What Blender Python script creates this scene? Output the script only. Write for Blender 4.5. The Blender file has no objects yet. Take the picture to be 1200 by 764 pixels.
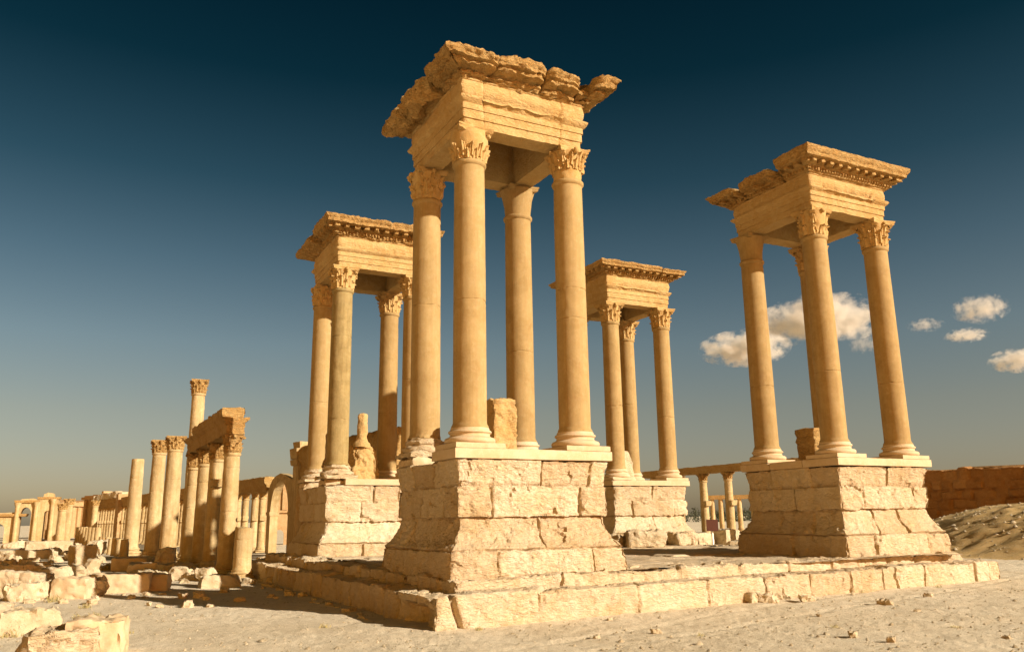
import bpy, bmesh, math, random
import numpy as np
from mathutils import Matrix, Vector

R = math.radians
scene = bpy.context.scene
COL = scene.collection

# ------------------------------------------------------------------ camera
CAMP = np.array([-10.5531, -21.3495, 1.3414])
F_PX, PITCH, ROLL, YAW = 973.1582, .2277, -.0139, -.4779
_c, _s = math.cos(YAW), math.sin(YAW)
_fw = np.array([-_s, _c, 0]); _rt = np.array([_c, _s, 0]); _up = np.array([0, 0, 1.])
_f2 = _fw*math.cos(PITCH) + _up*math.sin(PITCH); _u2 = -_fw*math.sin(PITCH) + _up*math.cos(PITCH)
_r3 = _rt*math.cos(ROLL) + _u2*math.sin(ROLL); _u3 = -_rt*math.sin(ROLL) + _u2*math.cos(ROLL)
cam = bpy.data.objects.new("camera", bpy.data.cameras.new("camera"))
COL.objects.link(cam)
M = Matrix(((_r3[0], _u3[0], -_f2[0], CAMP[0]), (_r3[1], _u3[1], -_f2[1], CAMP[1]),
            (_r3[2], _u3[2], -_f2[2], CAMP[2]), (0, 0, 0, 1)))
cam.matrix_world = M
cam.data.sensor_width = 36
cam.data.lens = 36*F_PX/1200
cam.data.clip_end = 20000
scene.camera = cam

# ------------------------------------------------------------------ light
SUN_HEAD, SUN_EL = 145.5, 22.5          # heading clockwise from +y, elevation
world = bpy.data.worlds.new("World"); scene.world = world; world.use_nodes = True
nt = world.node_tree; nt.nodes.clear()
out = nt.nodes.new("ShaderNodeOutputWorld"); bg = nt.nodes.new("ShaderNodeBackground")
sky = nt.nodes.new("ShaderNodeTexSky"); sky.sky_type = 'NISHITA'; sky.sun_disc = False
sky.sun_elevation = R(SUN_EL); sky.sun_rotation = R(SUN_HEAD)
sky.air_density = 1.0; sky.dust_density = 1.2; sky.ozone_density = 1.0
tc = nt.nodes.new("ShaderNodeTexCoord"); sep = nt.nodes.new("ShaderNodeSeparateXYZ")
ramp = nt.nodes.new("ShaderNodeValToRGB")
mul = nt.nodes.new("ShaderNodeMix"); mul.data_type = 'RGBA'; mul.blend_type = 'MULTIPLY'; mul.inputs[0].default_value = 1
el = ramp.color_ramp.elements
SKY_RAMP = [(0.0, (.56, .47, .40)), (.05, (.52, .43, .375)), (.12, (.51, .42, .335)), (.20, (.425, .41, .35)), (.29, (.25, .30, .272)), (.38, (.098, .182, .174)), (.49, (.018, .086, .088)), (.60, (.004, .050, .055)), (1.0, (.006, .05, .055))]
while len(el) < len(SKY_RAMP): el.new(.5)
for e, (p, c) in zip(el, SKY_RAMP):
    e.position = p; e.color = (*c, 1)
nt.links.new(tc.outputs["Generated"], sep.inputs[0]); nt.links.new(sep.outputs[2], ramp.inputs[0])
nt.links.new(sky.outputs[0], mul.inputs[6]); nt.links.new(ramp.outputs[0], mul.inputs[7])
# amber tint added to unseen sky behind and left, to brighten and warm shade
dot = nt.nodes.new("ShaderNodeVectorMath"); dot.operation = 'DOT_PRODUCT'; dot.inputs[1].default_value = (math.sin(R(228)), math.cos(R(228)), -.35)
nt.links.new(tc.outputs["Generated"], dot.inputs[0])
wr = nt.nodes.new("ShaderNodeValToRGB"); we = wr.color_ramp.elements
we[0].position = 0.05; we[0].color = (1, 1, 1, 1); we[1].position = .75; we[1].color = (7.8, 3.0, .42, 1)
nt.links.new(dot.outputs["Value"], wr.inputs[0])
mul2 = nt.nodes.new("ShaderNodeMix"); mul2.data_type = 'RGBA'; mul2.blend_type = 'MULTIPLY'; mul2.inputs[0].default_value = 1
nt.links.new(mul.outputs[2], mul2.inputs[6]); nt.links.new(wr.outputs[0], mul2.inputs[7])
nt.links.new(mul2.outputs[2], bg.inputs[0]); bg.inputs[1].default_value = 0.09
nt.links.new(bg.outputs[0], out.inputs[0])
sun = bpy.data.objects.new("sun", bpy.data.lights.new("sun", 'SUN')); COL.objects.link(sun)
sun.data.energy = 5.0; sun.data.angle = R(.53); sun.data.color = (1, .895, .76)
_sd = Vector((math.sin(R(SUN_HEAD))*math.cos(R(SUN_EL)), math.cos(R(SUN_HEAD))*math.cos(R(SUN_EL)), math.sin(R(SUN_EL))))
sun.rotation_euler = _sd.to_track_quat('Z', 'Y').to_euler(); sun.location = (30, -40, 40)
vs = scene.view_settings
vs.view_transform = 'Standard'; vs.look = 'None'; vs.gamma = 1; vs.exposure = 0.80
scene.cycles.max_bounces = 5; scene.cycles.diffuse_bounces = 3; scene.cycles.volume_bounces = 3
scene.cycles.use_denoising = True

# ------------------------------------------------------------------ noise
_rng = np.random.default_rng(7)
_perm = _rng.permutation(4096).astype(np.int64)
_g = _rng.normal(size=(4096, 3)); _g /= np.linalg.norm(_g, axis=1)[:, None]
def perl(P, seed=0):
    P = np.asarray(P, float) + seed*17.31
    I = np.floor(P).astype(np.int64); Fr = P - I
    U = Fr*Fr*Fr*(Fr*(Fr*6 - 15) + 10)
    def corner(a, b, c):
        h = _perm[(I[:, 0] + a) & 4095]; h = _perm[(h + I[:, 1] + b) & 4095]; h = _perm[(h + I[:, 2] + c) & 4095]
        return (_g[h]*(Fr - np.array([a, b, c]))).sum(1)
    def mx(a, b, t): return a + (b - a)*t
    x00 = mx(corner(0, 0, 0), corner(1, 0, 0), U[:, 0]); x10 = mx(corner(0, 1, 0), corner(1, 1, 0), U[:, 0])
    x01 = mx(corner(0, 0, 1), corner(1, 0, 1), U[:, 0]); x11 = mx(corner(0, 1, 1), corner(1, 1, 1), U[:, 0])
    return mx(mx(x00, x10, U[:, 1]), mx(x01, x11, U[:, 1]), U[:, 2])*1.5
def fbm(P, f, octv=4, seed=0, gain=.5):
    r = 0; a = 1; t = 0
    for o in range(octv):
        r = r + a*perl(P*f, seed + o*3); t += a; a *= gain; f *= 2.03
    return r/t*1.4
def vfbm(P, f, octv=3, seed=0):
    return np.stack([fbm(P, f, octv, seed + 31*k + 1) for k in range(3)], 1)
def facet(P, f, seed=0, amp=.5, tilt=.9):
    """broken-rock relief: random planar facets over jittered cells"""
    Q = np.asarray(P, float)*f + seed*9.7; Q = Q + vfbm(P, f*1.3, 2, seed + 50)*.35
    I = np.floor(Q).astype(np.int64); best = np.full(len(Q), 9e9); out = np.zeros(len(Q))
    for a in (-1, 0, 1):
        for b in (-1, 0, 1):
            for c in (-1, 0, 1):
                h = _perm[(I[:, 0] + a) & 4095]; h = _perm[(h + I[:, 1] + b) & 4095]; h = _perm[(h + I[:, 2] + c) & 4095]
                cen = I + np.array([a, b, c]) + .5 + _g[h]*.45
                dv = Q - cen; d = (dv*dv).sum(1); g2 = _g[(h + 911) & 4095]
                v = (g2[:, 0]*amp + (dv*_g[(h + 77) & 4095]).sum(1)*tilt)
                m = d < best; best[m] = d[m]; out[m] = v[m]
    return out
def ridged(P, f, octv=3, seed=0):
    r = 0; a = 1; t = 0
    for o in range(octv):
        r = r + a*(1 - np.abs(perl(P*f, seed + o*5))*1.6); t += a; a *= .5; f *= 2.1
    return r/t

# ------------------------------------------------------------------ materials
def mat_stone(name, cols, bump=.6, scale=1.0, rough=.92, stain=None, stain_amt=.5, pits=.5, strata=0.0, streak=0.0):
    """cols: three base colours mixed by world-space noise; fine pits and grain through bump."""
    m = bpy.data.materials.new(name); m.use_nodes = True
    n = m.node_tree.nodes; l = m.node_tree.links
    b = n["Principled BSDF"]; b.inputs["Roughness"].default_value = rough
    b.inputs["Specular IOR Level"].default_value = .15
    g = n.new("ShaderNodeNewGeometry")
    def noise(sc, det=6, rg=.6, dist=0.0, vec=None):
        t = n.new("ShaderNodeTexNoise"); t.inputs["Scale"].default_value = sc*scale; t.inputs["Detail"].default_value = det
        t.inputs["Roughness"].default_value = rg; t.inputs["Distortion"].default_value = dist
        l.new(vec or g.outputs["Position"], t.inputs["Vector"]); return t
    def rmp(src, a, bb, ca=(0, 0, 0), cb=(1, 1, 1)):
        r = n.new("ShaderNodeValToRGB"); e = r.color_ramp.elements
        e[0].position = a; e[1].position = bb; e[0].color = (*ca, 1); e[1].color = (*cb, 1)
        l.new(src, r.inputs[0]); return r
    def mix(f, a, bb, mode='MIX'):
        x = n.new("ShaderNodeMix"); x.data_type = 'RGBA'; x.blend_type = mode
        for sock, v in ((x.inputs[0], f), (x.inputs[6], a), (x.inputs[7], bb)):
            if hasattr(v, 'links'): l.new(v, sock)
            elif isinstance(v, tuple): sock.default_value = (*v, 1)
            else: sock.default_value = v
        return x.outputs[2]
    n1 = noise(.9, 5, .65, .4); n2 = noise(4.5, 8, .7, .3); n3 = noise(30, 6, .75)
    c = mix(rmp(n1.outputs[0], .38, .62).outputs[0], cols[0], cols[1])
    c = mix(rmp(n2.outputs[0], .48, .72).outputs[0], c, cols[2])
    c = mix(.4, c, rmp(n3.outputs[0], .25, .75, (.62, .60, .56), (1.28, 1.28, 1.28)).outputs[0], 'MULTIPLY')
    if stain:
        ns = noise(1.6, 9, .78, .8)
        sm = n.new("ShaderNodeMath"); sm.operation = 'MULTIPLY'; sm.inputs[1].default_value = stain_amt
        l.new(rmp(ns.outputs[0], .53, .68).outputs[0], sm.inputs[0])
        c = mix(sm.outputs[0], c, stain)
    at = n.new("ShaderNodeAttribute"); at.attribute_name = 'tone'; oi = n.new("ShaderNodeObjectInfo")
    def m2(op, a, bb, cc=0.0):
        x = n.new("ShaderNodeMath"); x.operation = op
        for sock, v in zip(x.inputs, (a, bb, cc)):
            if hasattr(v, 'links'): l.new(v, sock)
            else: sock.default_value = v
        return x.outputs[0]
    tv = m2('MULTIPLY_ADD', at.outputs["Fac"], .45, m2('MULTIPLY_ADD', oi.outputs["Random"], .16, .42))
    c = mix(1.0, c, rmp(tv, .1, .9, (.78, .69, .58), (1.13, 1.16, 1.20)).outputs[0], 'MULTIPLY')
    if streak:
        mp0 = n.new("ShaderNodeMapping"); mp0.inputs["Scale"].default_value = (5, 5, .35); l.new(g.outputs["Position"], mp0.inputs[0])
        sk = noise(1.0, 6, .65, .3, mp0.outputs[0]); c = mix(streak, c, rmp(sk.outputs[0], .3, .7, (.70, .64, .56), (1.18, 1.18, 1.18)).outputs[0], 'MULTIPLY')
        pt = noise(.55, 3, .5, 1.5); c = mix(streak*.8, c, rmp(pt.outputs[0], .47, .53, (.86, .84, .80), (1.08, 1.08, 1.08)).outputs[0], 'MULTIPLY')
    l.new(c, b.inputs["Base Color"])
    vo = n.new("ShaderNodeTexVoronoi"); vo.inputs["Scale"].default_value = 22*scale; vo.feature = 'F1'
    l.new(g.outputs["Position"], vo.inputs["Vector"])
    pit = rmp(vo.outputs["Distance"], .05, .35)
    pm = noise(2.2, 3); pmr = rmp(pm.outputs[0], .45, .65)
    def ma(op, a, bb):
        x = n.new("ShaderNodeMath"); x.operation = op
        for sock, v in zip(x.inputs, (a, bb)):
            if hasattr(v, 'links'): l.new(v, sock)
            else: sock.default_value = v
        return x.outputs[0]
    inv = ma('SUBTRACT', 1.0, pit.outputs[0])
    h = ma('SUBTRACT', ma('ADD', ma('MULTIPLY', n2.outputs[0], 1.2), ma('MULTIPLY', n3.outputs[0], .55)), ma('MULTIPLY', ma('MULTIPLY', inv, pmr.outputs[0]), pits))
    if strata:
        mp4 = n.new("ShaderNodeMapping"); mp4.inputs["Rotation"].default_value = (.25, .35, .2); mp4.inputs["Scale"].default_value = (4.5, 4.5, 13)
        l.new(g.outputs["Position"], mp4.inputs[0]); n4 = noise(1.3, 5, .62, .9, mp4.outputs[0])
        h = ma('ADD', h, ma('MULTIPLY', rmp(n4.outputs[0], .36, .56).outputs[0], strata*.75))
        mp = n.new("ShaderNodeMapping"); mp.inputs["Scale"].default_value = (1.4, 1.4, 4)
        l.new(g.outputs["Position"], mp.inputs[0])
        ns2 = noise(1.6, 6, .7, 1.2, mp.outputs[0])
        h = ma('ADD', h, ma('MULTIPLY', ns2.outputs[0], strata))
    bp = n.new("ShaderNodeBump"); bp.inputs["Strength"].default_value = bump; bp.inputs["Distance"].default_value = .05/scale
    l.new(h, bp.inputs["Height"]); l.new(bp.outputs[0], b.inputs["Normal"])
    return m
MT = {}
MT['podium'] = mat_stone("weathered_limestone", [(.61, .495, .33), (.56, .43, .25), (.645, .535, .375)], .8, 1, .95, (.42, .28, .12), .5, .9, .8)
MT['slab'] = mat_stone("smooth_limestone", [(.575, .455, .295), (.53, .40, .23), (.595, .48, .33)], .22, 1, .9, (.46, .31, .15), .3, .3)
MT['shaft'] = mat_stone("restored_column_stone", [(.385, .275, .122), (.345, .238, .096), (.405, .297, .145)], .22, 1.6, .85, (.33, .21, .09), .5, .7, 0, .38)
MT['granite'] = mat_stone("grey_granite", [(.335, .262, .118), (.30, .228, .095), (.375, .292, .14)], .3, 1.8, .85, (.25, .18, .09), .45, .5, 0, .6)
MT['capital'] = mat_stone("carved_limestone", [(.50, .345, .145), (.44, .28, .10), (.54, .39, .19)], .5, 1.4, .95, (.36, .21, .08), .5, .8)
MT['entab'] = mat_stone("ochre_limestone", [(.52, .36, .155), (.47, .30, .11), (.56, .41, .20)], .65, 1, .95, (.36, .20, .07), .6, .7, .8)
MT['cornice'] = mat_stone("broken_ochre_limestone", [(.51, .33, .125), (.44, .26, .085), (.56, .39, .17)], .95, 1, .95, (.34, .18, .06), .6, .9, 1.0)
MT['colonnade'] = mat_stone("colonnade_limestone", [(.52, .40, .215), (.46, .34, .16), (.57, .455, .265)], .6, .8, .95, (.38, .23, .09), .5, .6, 0, .7)
MT['rubble'] = mat_stone("pale_rubble_limestone", [(.57, .475, .315), (.49, .385, .235), (.61, .525, .375)], .8, 1.2, .95, (.36, .25, .12), .65, .9)
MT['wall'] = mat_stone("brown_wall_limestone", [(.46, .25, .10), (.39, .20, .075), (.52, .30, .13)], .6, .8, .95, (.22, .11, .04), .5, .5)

MT['paving'] = mat_stone("dusty_paving", [(.60, .49, .33), (.55, .43, .27), (.64, .54, .39)], .8, 1, .97, (.46, .34, .19), .5, .7)
def mat_ground():
    m = bpy.data.materials.new("dry_sandy_ground"); m.use_nodes = True
    n = m.node_tree.nodes; l = m.node_tree.links
    b = n["Principled BSDF"]; b.inputs["Roughness"].default_value = 1; b.inputs["Specular IOR Level"].default_value = .05
    g = n.new("ShaderNodeNewGeometry")
    def noise(sc, det, rg, dist=0):
        t = n.new("ShaderNodeTexNoise"); t.inputs["Scale"].default_value = sc; t.inputs["Detail"].default_value = det
        t.inputs["Roughness"].default_value = rg; t.inputs["Distortion"].default_value = dist
        l.new(g.outputs["Position"], t.inputs["Vector"]); return t.outputs[0]
    def rmp(src, a, bb, ca, cb):
        r = n.new("ShaderNodeValToRGB"); e = r.color_ramp.elements
        e[0].position = a; e[1].position = bb; e[0].color = (*ca, 1); e[1].color = (*cb, 1)
        l.new(src, r.inputs[0]); return r.outputs[0]
    big = rmp(noise(.22, 6, .6, .5), .35, .65, (.69, .58, .405), (.78, .68, .505))
    def mix(f, a, bb, mode):
        x = n.new("ShaderNodeMix"); x.data_type = 'RGBA'; x.blend_type = mode; x.inputs[0].default_value = f
        l.new(a, x.inputs[6]); l.new(bb, x.inputs[7]); return x.outputs[2]
    mid = noise(3.0, 8, .72); fine = noise(38, 6, .8)
    c = mix(.7, big, rmp(mid, .3, .7, (.80, .76, .70), (1.12, 1.12, 1.12)), 'MULTIPLY')
    c = mix(.75, c, rmp(fine, .3, .7, (.52, .47, .40), (1.3, 1.3, 1.3)), 'MULTIPLY')
    l.new(c, b.inputs["Base Color"])
    ad = n.new("ShaderNodeMath"); ad.operation = 'MULTIPLY_ADD'; ad.inputs[1].default_value = 2.2
    l.new(mid, ad.inputs[0]); l.new(fine, ad.inputs[2])
    bp = n.new("ShaderNodeBump"); bp.inputs["Strength"].default_value = .7; bp.inputs["Distance"].default_value = .04
    l.new(ad.outputs[0], bp.inputs["Height"]); l.new(bp.outputs[0], b.inputs["Normal"])
    return m
MT['temple'] = mat_stone("far_temple_limestone", [(.47, .32, .16), (.41, .26, .12), (.52, .38, .21)], .6, .8, .95, (.30, .18, .07), .5, .5)
MT['ground'] = mat_ground()
def mat_plain(name, col, rough=.8):
    m = bpy.data.materials.new(name); m.use_nodes = True
    n = m.node_tree.nodes; l = m.node_tree.links; b = n["Principled BSDF"]; b.inputs["Roughness"].default_value = rough
    t = n.new("ShaderNodeTexNoise"); t.inputs["Scale"].default_value = 6
    g = n.new("ShaderNodeNewGeometry"); l.new(g.outputs["Position"], t.inputs["Vector"])
    r = n.new("ShaderNodeValToRGB"); e = r.color_ramp.elements
    e[0].color = (*[v*.75 for v in col], 1); e[1].color = (*[v*1.25 for v in col], 1)
    l.new(t.outputs[0], r.inputs[0]); l.new(r.outputs[0], b.inputs["Base Color"]); return m
MT['leaf'] = mat_plain("dusty_foliage", (.05, .055, .022))
MT['dry'] = mat_plain("dry_grass_stems", (.30, .24, .09))
MT['signred'] = mat_plain("rusty_red_paint", (.085, .022, .01), .6)
MT['signwhite'] = mat_plain("white_paint", (.7, .66, .55), .6)
MT['bark'] = mat_plain("bark", (.12, .08, .045))

# ------------------------------------------------------------------ mesh helpers
class MB:
    def __init__(s): s.v = []; s.f = []; s.n = 0; s.t = []
    def add(s, V, Fs, tone=None):
        V = np.asarray(V, float).reshape(-1, 3); o = s.n
        s.v.append(V); s.n += len(V); s.t.append(np.zeros(len(V)) if tone is None else tone)
        s.f += [tuple(int(i) + o for i in f) for f in Fs]
    def verts(s): return np.concatenate(s.v)
    def build(s, name, mat, parent=None, loc=None, sharp=38):
        V = np.concatenate(s.v)
        if loc is not None: V = V - np.array(loc, float)
        me = bpy.data.meshes.new(name); me.from_pydata(V.tolist(), [], s.f); me.update()
        me.polygons.foreach_set("use_smooth", [True]*len(me.polygons))
        if sharp: me.set_sharp_from_angle(angle=R(sharp))
        tn = np.concatenate(s.t)
        if tn.any(): me.attributes.new('tone', 'FLOAT', 'POINT').data.foreach_set('value', tn.astype(np.float32))
        me.materials.append(mat)
        o = bpy.data.objects.new(name, me); COL.objects.link(o)
        if loc is not None: o.location = loc
        if parent is not None: adopt(o, parent)
        return o
def adopt(o, parent):
    """parent o (whose location is in world space) under parent, keeping its place; parents here are only translated / turned about z"""
    bpy.context.view_layer.update()
    o.parent = parent; o.matrix_parent_inverse = parent.matrix_world.inverted()
def grid_faces(nu, nv, wrap_u=False, off=0):
    fs = []
    for i in range(nu if wrap_u else nu - 1):
        a = i*nv; b = ((i + 1) % nu)*nv
        for j in range(nv - 1): fs.append((off + a + j, off + b + j, off + b + j + 1, off + a + j + 1))
    return fs
def tag(o, label=None, cat=None, group=None, kind=None):
    if cat and not kind: kind = 'thing'
    for k, v in (("label", label), ("category", cat), ("group", group), ("kind", kind)):
        if v: o[k] = v
    return o
def empty(name, loc, rz=0):
    o = bpy.data.objects.new(name, None); o.location = loc; o.rotation_euler = (0, 0, rz); o.empty_display_size = .3
    COL.objects.link(o); return o
def copy_tree(o, parent=None):
    c = o.copy(); COL.objects.link(c)
    if parent is not None:
        c.parent = parent; c.matrix_parent_inverse = o.matrix_parent_inverse.copy()
    for ch in o.children: copy_tree(ch, c)
    return c
def hsh(*a):
    return random.Random(repr(a)).random()

SIGN = [(-1, -1), (1, -1), (1, 1), (-1, 1)]                # near, right, back, left corners
SNRM = [(0, -1), (1, 0), (0, 1), (-1, 0)]
def sweep_quad(corners, prof, res, joints=None, zj=None, seed=0, groove=.05, gw=.05, rough=.03, chip=.1, corner_chip=.15, block_off=.02, cap=True, extra=None, jitter=1.0, facets=0.0):
    """closed skin swept round a quad: prof = dense list of (offset, z) from bottom up, outward offsets.
    joints[side][course] = fractions along the side; zj = course boundaries along z."""
    prof = np.array(prof, float); nv = len(prof)
    cs = np.array(corners, float)
    cols = []; side = []; tf = []
    for k in range(4):
        L = np.linalg.norm(cs[(k + 1) % 4] - cs[k]) + 2*prof[:, 0].mean()
        n = max(4, int(round(L/res)))
        for i in range(n): side.append(k); tf.append(i/n)
    side = np.array(side); tf = np.array(tf); nu = len(tf)
    sg = np.array(SIGN, float); nm = np.array(SNRM, float)
    A = cs[side][:, None, :] + prof[None, :, 0, None]*sg[side][:, None, :]
    B = cs[(side + 1) % 4][:, None, :] + prof[None, :, 0, None]*sg[(side + 1) % 4][:, None, :]
    P2 = A + (B - A)*tf[:, None, None]
    L = np.linalg.norm(B - A, axis=2); s = L*tf[:, None]
    P = np.concatenate([P2, np.broadcast_to(prof[None, :, 1, None], (nu, nv, 1))], 2).reshape(-1, 3)
    Z = P[:, 2]; S = s.reshape(-1); LL = L.reshape(-1); SD = np.repeat(side, nv); T = np.repeat(tf, nv)
    N = np.zeros((len(P), 3)); N[:, :2] = nm[SD]
    atc = T == 0
    N[atc, :2] = (nm[SD[atc]] + nm[(SD[atc] - 1) % 4])*.7071
    # profile normal tilt
    dp = np.gradient(prof, axis=0); ln = np.maximum(np.linalg.norm(dp, axis=1), 1e-6)
    pn = np.stack([dp[:, 1], -dp[:, 0]], 1)/ln[:, None]
    pn_all = np.tile(pn, (nu, 1))
    N = np.concatenate([N[:, :2]*pn_all[:, 0:1], pn_all[:, 1:2]], 1)
    cd = np.minimum(S, LL - S)
    D = np.zeros(len(P)); TN = np.zeros(len(P))
    wob = fbm(P, 2.2, 3, seed + 5)*.02*jitter
    if zj is not None:
        zj = np.array(zj); course = np.clip(np.searchsorted(zj, Z - .001) - 1, 0, len(zj) - 2)
        dz = np.min(np.abs(Z[:, None] + wob[:, None] - zj[None, 1:-1]), axis=1) if len(zj) > 2 else np.full(len(P), 9.)
    else:
        course = np.zeros(len(P), int); dz = np.full(len(P), 9.)
    dj = np.full(len(P), 9.)
    if joints:
        for k in range(4):
            for c, js in enumerate(joints[k]):
                msk = (SD == k) & (course == c)
                if not msk.any(): continue
                js = np.array(sorted(js), float)
                bi = np.zeros(msk.sum(), int)
                if len(js):
                    sj = js[None, :]*LL[msk][:, None] + wob[msk][:, None]
                    dj[msk] = np.min(np.abs(S[msk][:, None] - sj), axis=1)
                    bi = (S[msk][:, None] > sj).sum(1)
                nb = len(js)
                vals = []
                for b in range(nb + 1):
                    key = (k, c, b)
                    if b == 0: key = ('corner', k, c)
                    if b == nb and nb > 0: key = ('corner', (k + 1) % 4, c)
                    vals.append(hsh(seed, *key))
                D[msk] += (np.array(vals)[bi] - .5)*2*block_off
                TN[msk] = (np.array([math.modf(v*7.31)[0] for v in vals])[bi] - .5)
    d = np.minimum(dz*1.15, dj)
    f1 = fbm(P, 2.6, 4, seed)
    f2 = fbm(P, 9, 3, seed + 9)
    fc = fbm(P, 1.5, 3, seed + 20)
    de = d + .012*f2
    D -= groove*np.clip(1 - de/gw, 0, 1)**1.6*(.55 + .9*np.clip(fc + .5, 0, 1))
    D -= chip*np.exp(-d/.10)*np.clip(fc - .05, 0, 1)
    D -= .035*np.exp(-cd/.04) + corner_chip*np.exp(-cd/.16)*np.clip(f1 + .15, 0, 1)
    if facets: D += facets*(facet(P*np.array([1, 1, 1.5]), 2.1, seed, .6, .8)*.55 + facet(P*np.array([1, 1, 1.3]), 6.0, seed + 4, .5, .7)*.22)*(.45 + .8*np.clip(fc + .35, 0, 1.2))
    D += rough*f1 + rough*.45*f2 - rough*1.2*np.clip(ridged(P*np.array([1, 1, 2.2]), 1.6, 3, seed + 3) - .62, 0, 1)
    if extra is not None: D += extra(P, SD, S, LL, Z)
    if facets > .04:
        ck = perl(P*np.array([1.1, 1.1, 1.6]), seed + 61) + .25*perl(P*5, seed + 62)
        D -= .035*np.exp(-(ck/.03)**2)*np.clip(fbm(P, .8, 2, seed + 63)*3, 0, 1)
    P = P + N*D[:, None]
    sweep_quad.tone = TN
    Fs = grid_faces(nu, nv, True)
    if cap: Fs.append(tuple(i*nv + nv - 1 for i in range(nu)))
    return P, Fs

def dense(pts, res):
    out = []
    for (a, b) in zip(pts[:-1], pts[1:]):
        L = math.hypot(b[0] - a[0], b[1] - a[1]); n = max(1, int(round(L/res)))
        out += [(a[0] + (b[0] - a[0])*i/n, a[1] + (b[1] - a[1])*i/n) for i in range(n)]
    return out + [pts[-1]]

def chip_planes(P, planes, seed=0, rough=.03):
    for q, (c, n) in enumerate(planes):
        n = np.array(n, float); n /= np.linalg.norm(n)
        sd = (P - np.array(c))@n + fbm(P, 2.5, 3, seed + q)*rough*3
        P = P - n*np.clip(sd, 0, None)[:, None]
    return P

def rock_box(size, res=.12, rnd=.06, rough=.05, seed=0, cuts=3, cut_depth=.12, taper=(1, 1), strata=0):
    """stone block with rounded, chipped arrises, base centred on the origin"""
    sx, sy, sz = size; h = np.array(size)/2
    key = {}; V = []; Fs = []
    def vid(p):
        k = tuple(round(c*5000) for c in p)
        if k not in key: key[k] = len(V); V.append(p)
        return key[k]
    ns = [max(2, int(round(v/res))) for v in size]
    for ax in range(3):
        u, w = [(1, 2), (2, 0), (0, 1)][ax]
        for sgn in (-1, 1):
            for i in range(ns[u]):
                for j in range(ns[w]):
                    q = []
                    for (a, b) in ((0, 0), (1, 0), (1, 1), (0, 1)):
                        p = [0, 0, 0]; p[ax] = sgn*h[ax]
                        p[u] = -h[u] + size[u]*(i + a)/ns[u]; p[w] = -h[w] + size[w]*(j + b)/ns[w]
                        q.append(vid(tuple(p)))
                    Fs.append(tuple(q) if sgn > 0 else tuple(reversed(q)))
    P = np.array(V)
    r = min(rnd, min(size)*.45)
    Q = np.clip(P, -(h - r), h - r); dv = P - Q; dl = np.maximum(np.linalg.norm(dv, axis=1), 1e-9)
    N = dv/dl[:, None]
    P = Q + N*r
    rs = random.Random(seed)
    Pn = P + np.array([rs.uniform(-50, 50) for _ in range(3)])
    P = P + N*(fbm(Pn, 1.6/max(.5, max(size)*.6), 4, 0)*rough*1.6 + fbm(Pn, 6, 3, 7)*rough*.5 - rough*1.3*np.clip(ridged(Pn, 2.2, 3, 3) - .6, 0, 1))[:, None]
    P = P + N*(facet(Pn, 1.5/max(.35, max(size)*.45), 2, .5, .8)*rough*.9 + facet(Pn, 5.5, 6, .5, .7)*rough*.35)[:, None]
    for k in range(cuts):
        n = np.array([rs.choice((-1, 1))*rs.uniform(.3, 1), rs.choice((-1, 1))*rs.uniform(.3, 1), rs.choice((-1, 1, 1))*rs.uniform(.2, 1)]); n /= np.linalg.norm(n)
        top = (np.abs(n)*h).sum() - rs.uniform(.2, 1)*cut_depth - r*.6
        sd = P@n - top + fbm(Pn, 3, 3, k)*rough*1.2
        P = P - n*np.clip(sd, 0, None)[:, None]
    P[:, 2] += h[2]
    t = P[:, 2]/sz
    P[:, 0] *= 1 + (taper[0] - 1)*t; P[:, 1] *= 1 + (taper[1] - 1)*t
    return P, Fs

def xf(P, loc=(0, 0, 0), rz=0, rx=0, ry=0, sc=1):
    m = Matrix.Translation(loc) @ Matrix.Rotation(rz, 4, 'Z') @ Matrix.Rotation(ry, 4, 'Y') @ Matrix.Rotation(rx, 4, 'X')
    m = np.array(m); return (P*sc)@m[:3, :3].T + m[:3, 3]

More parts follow.
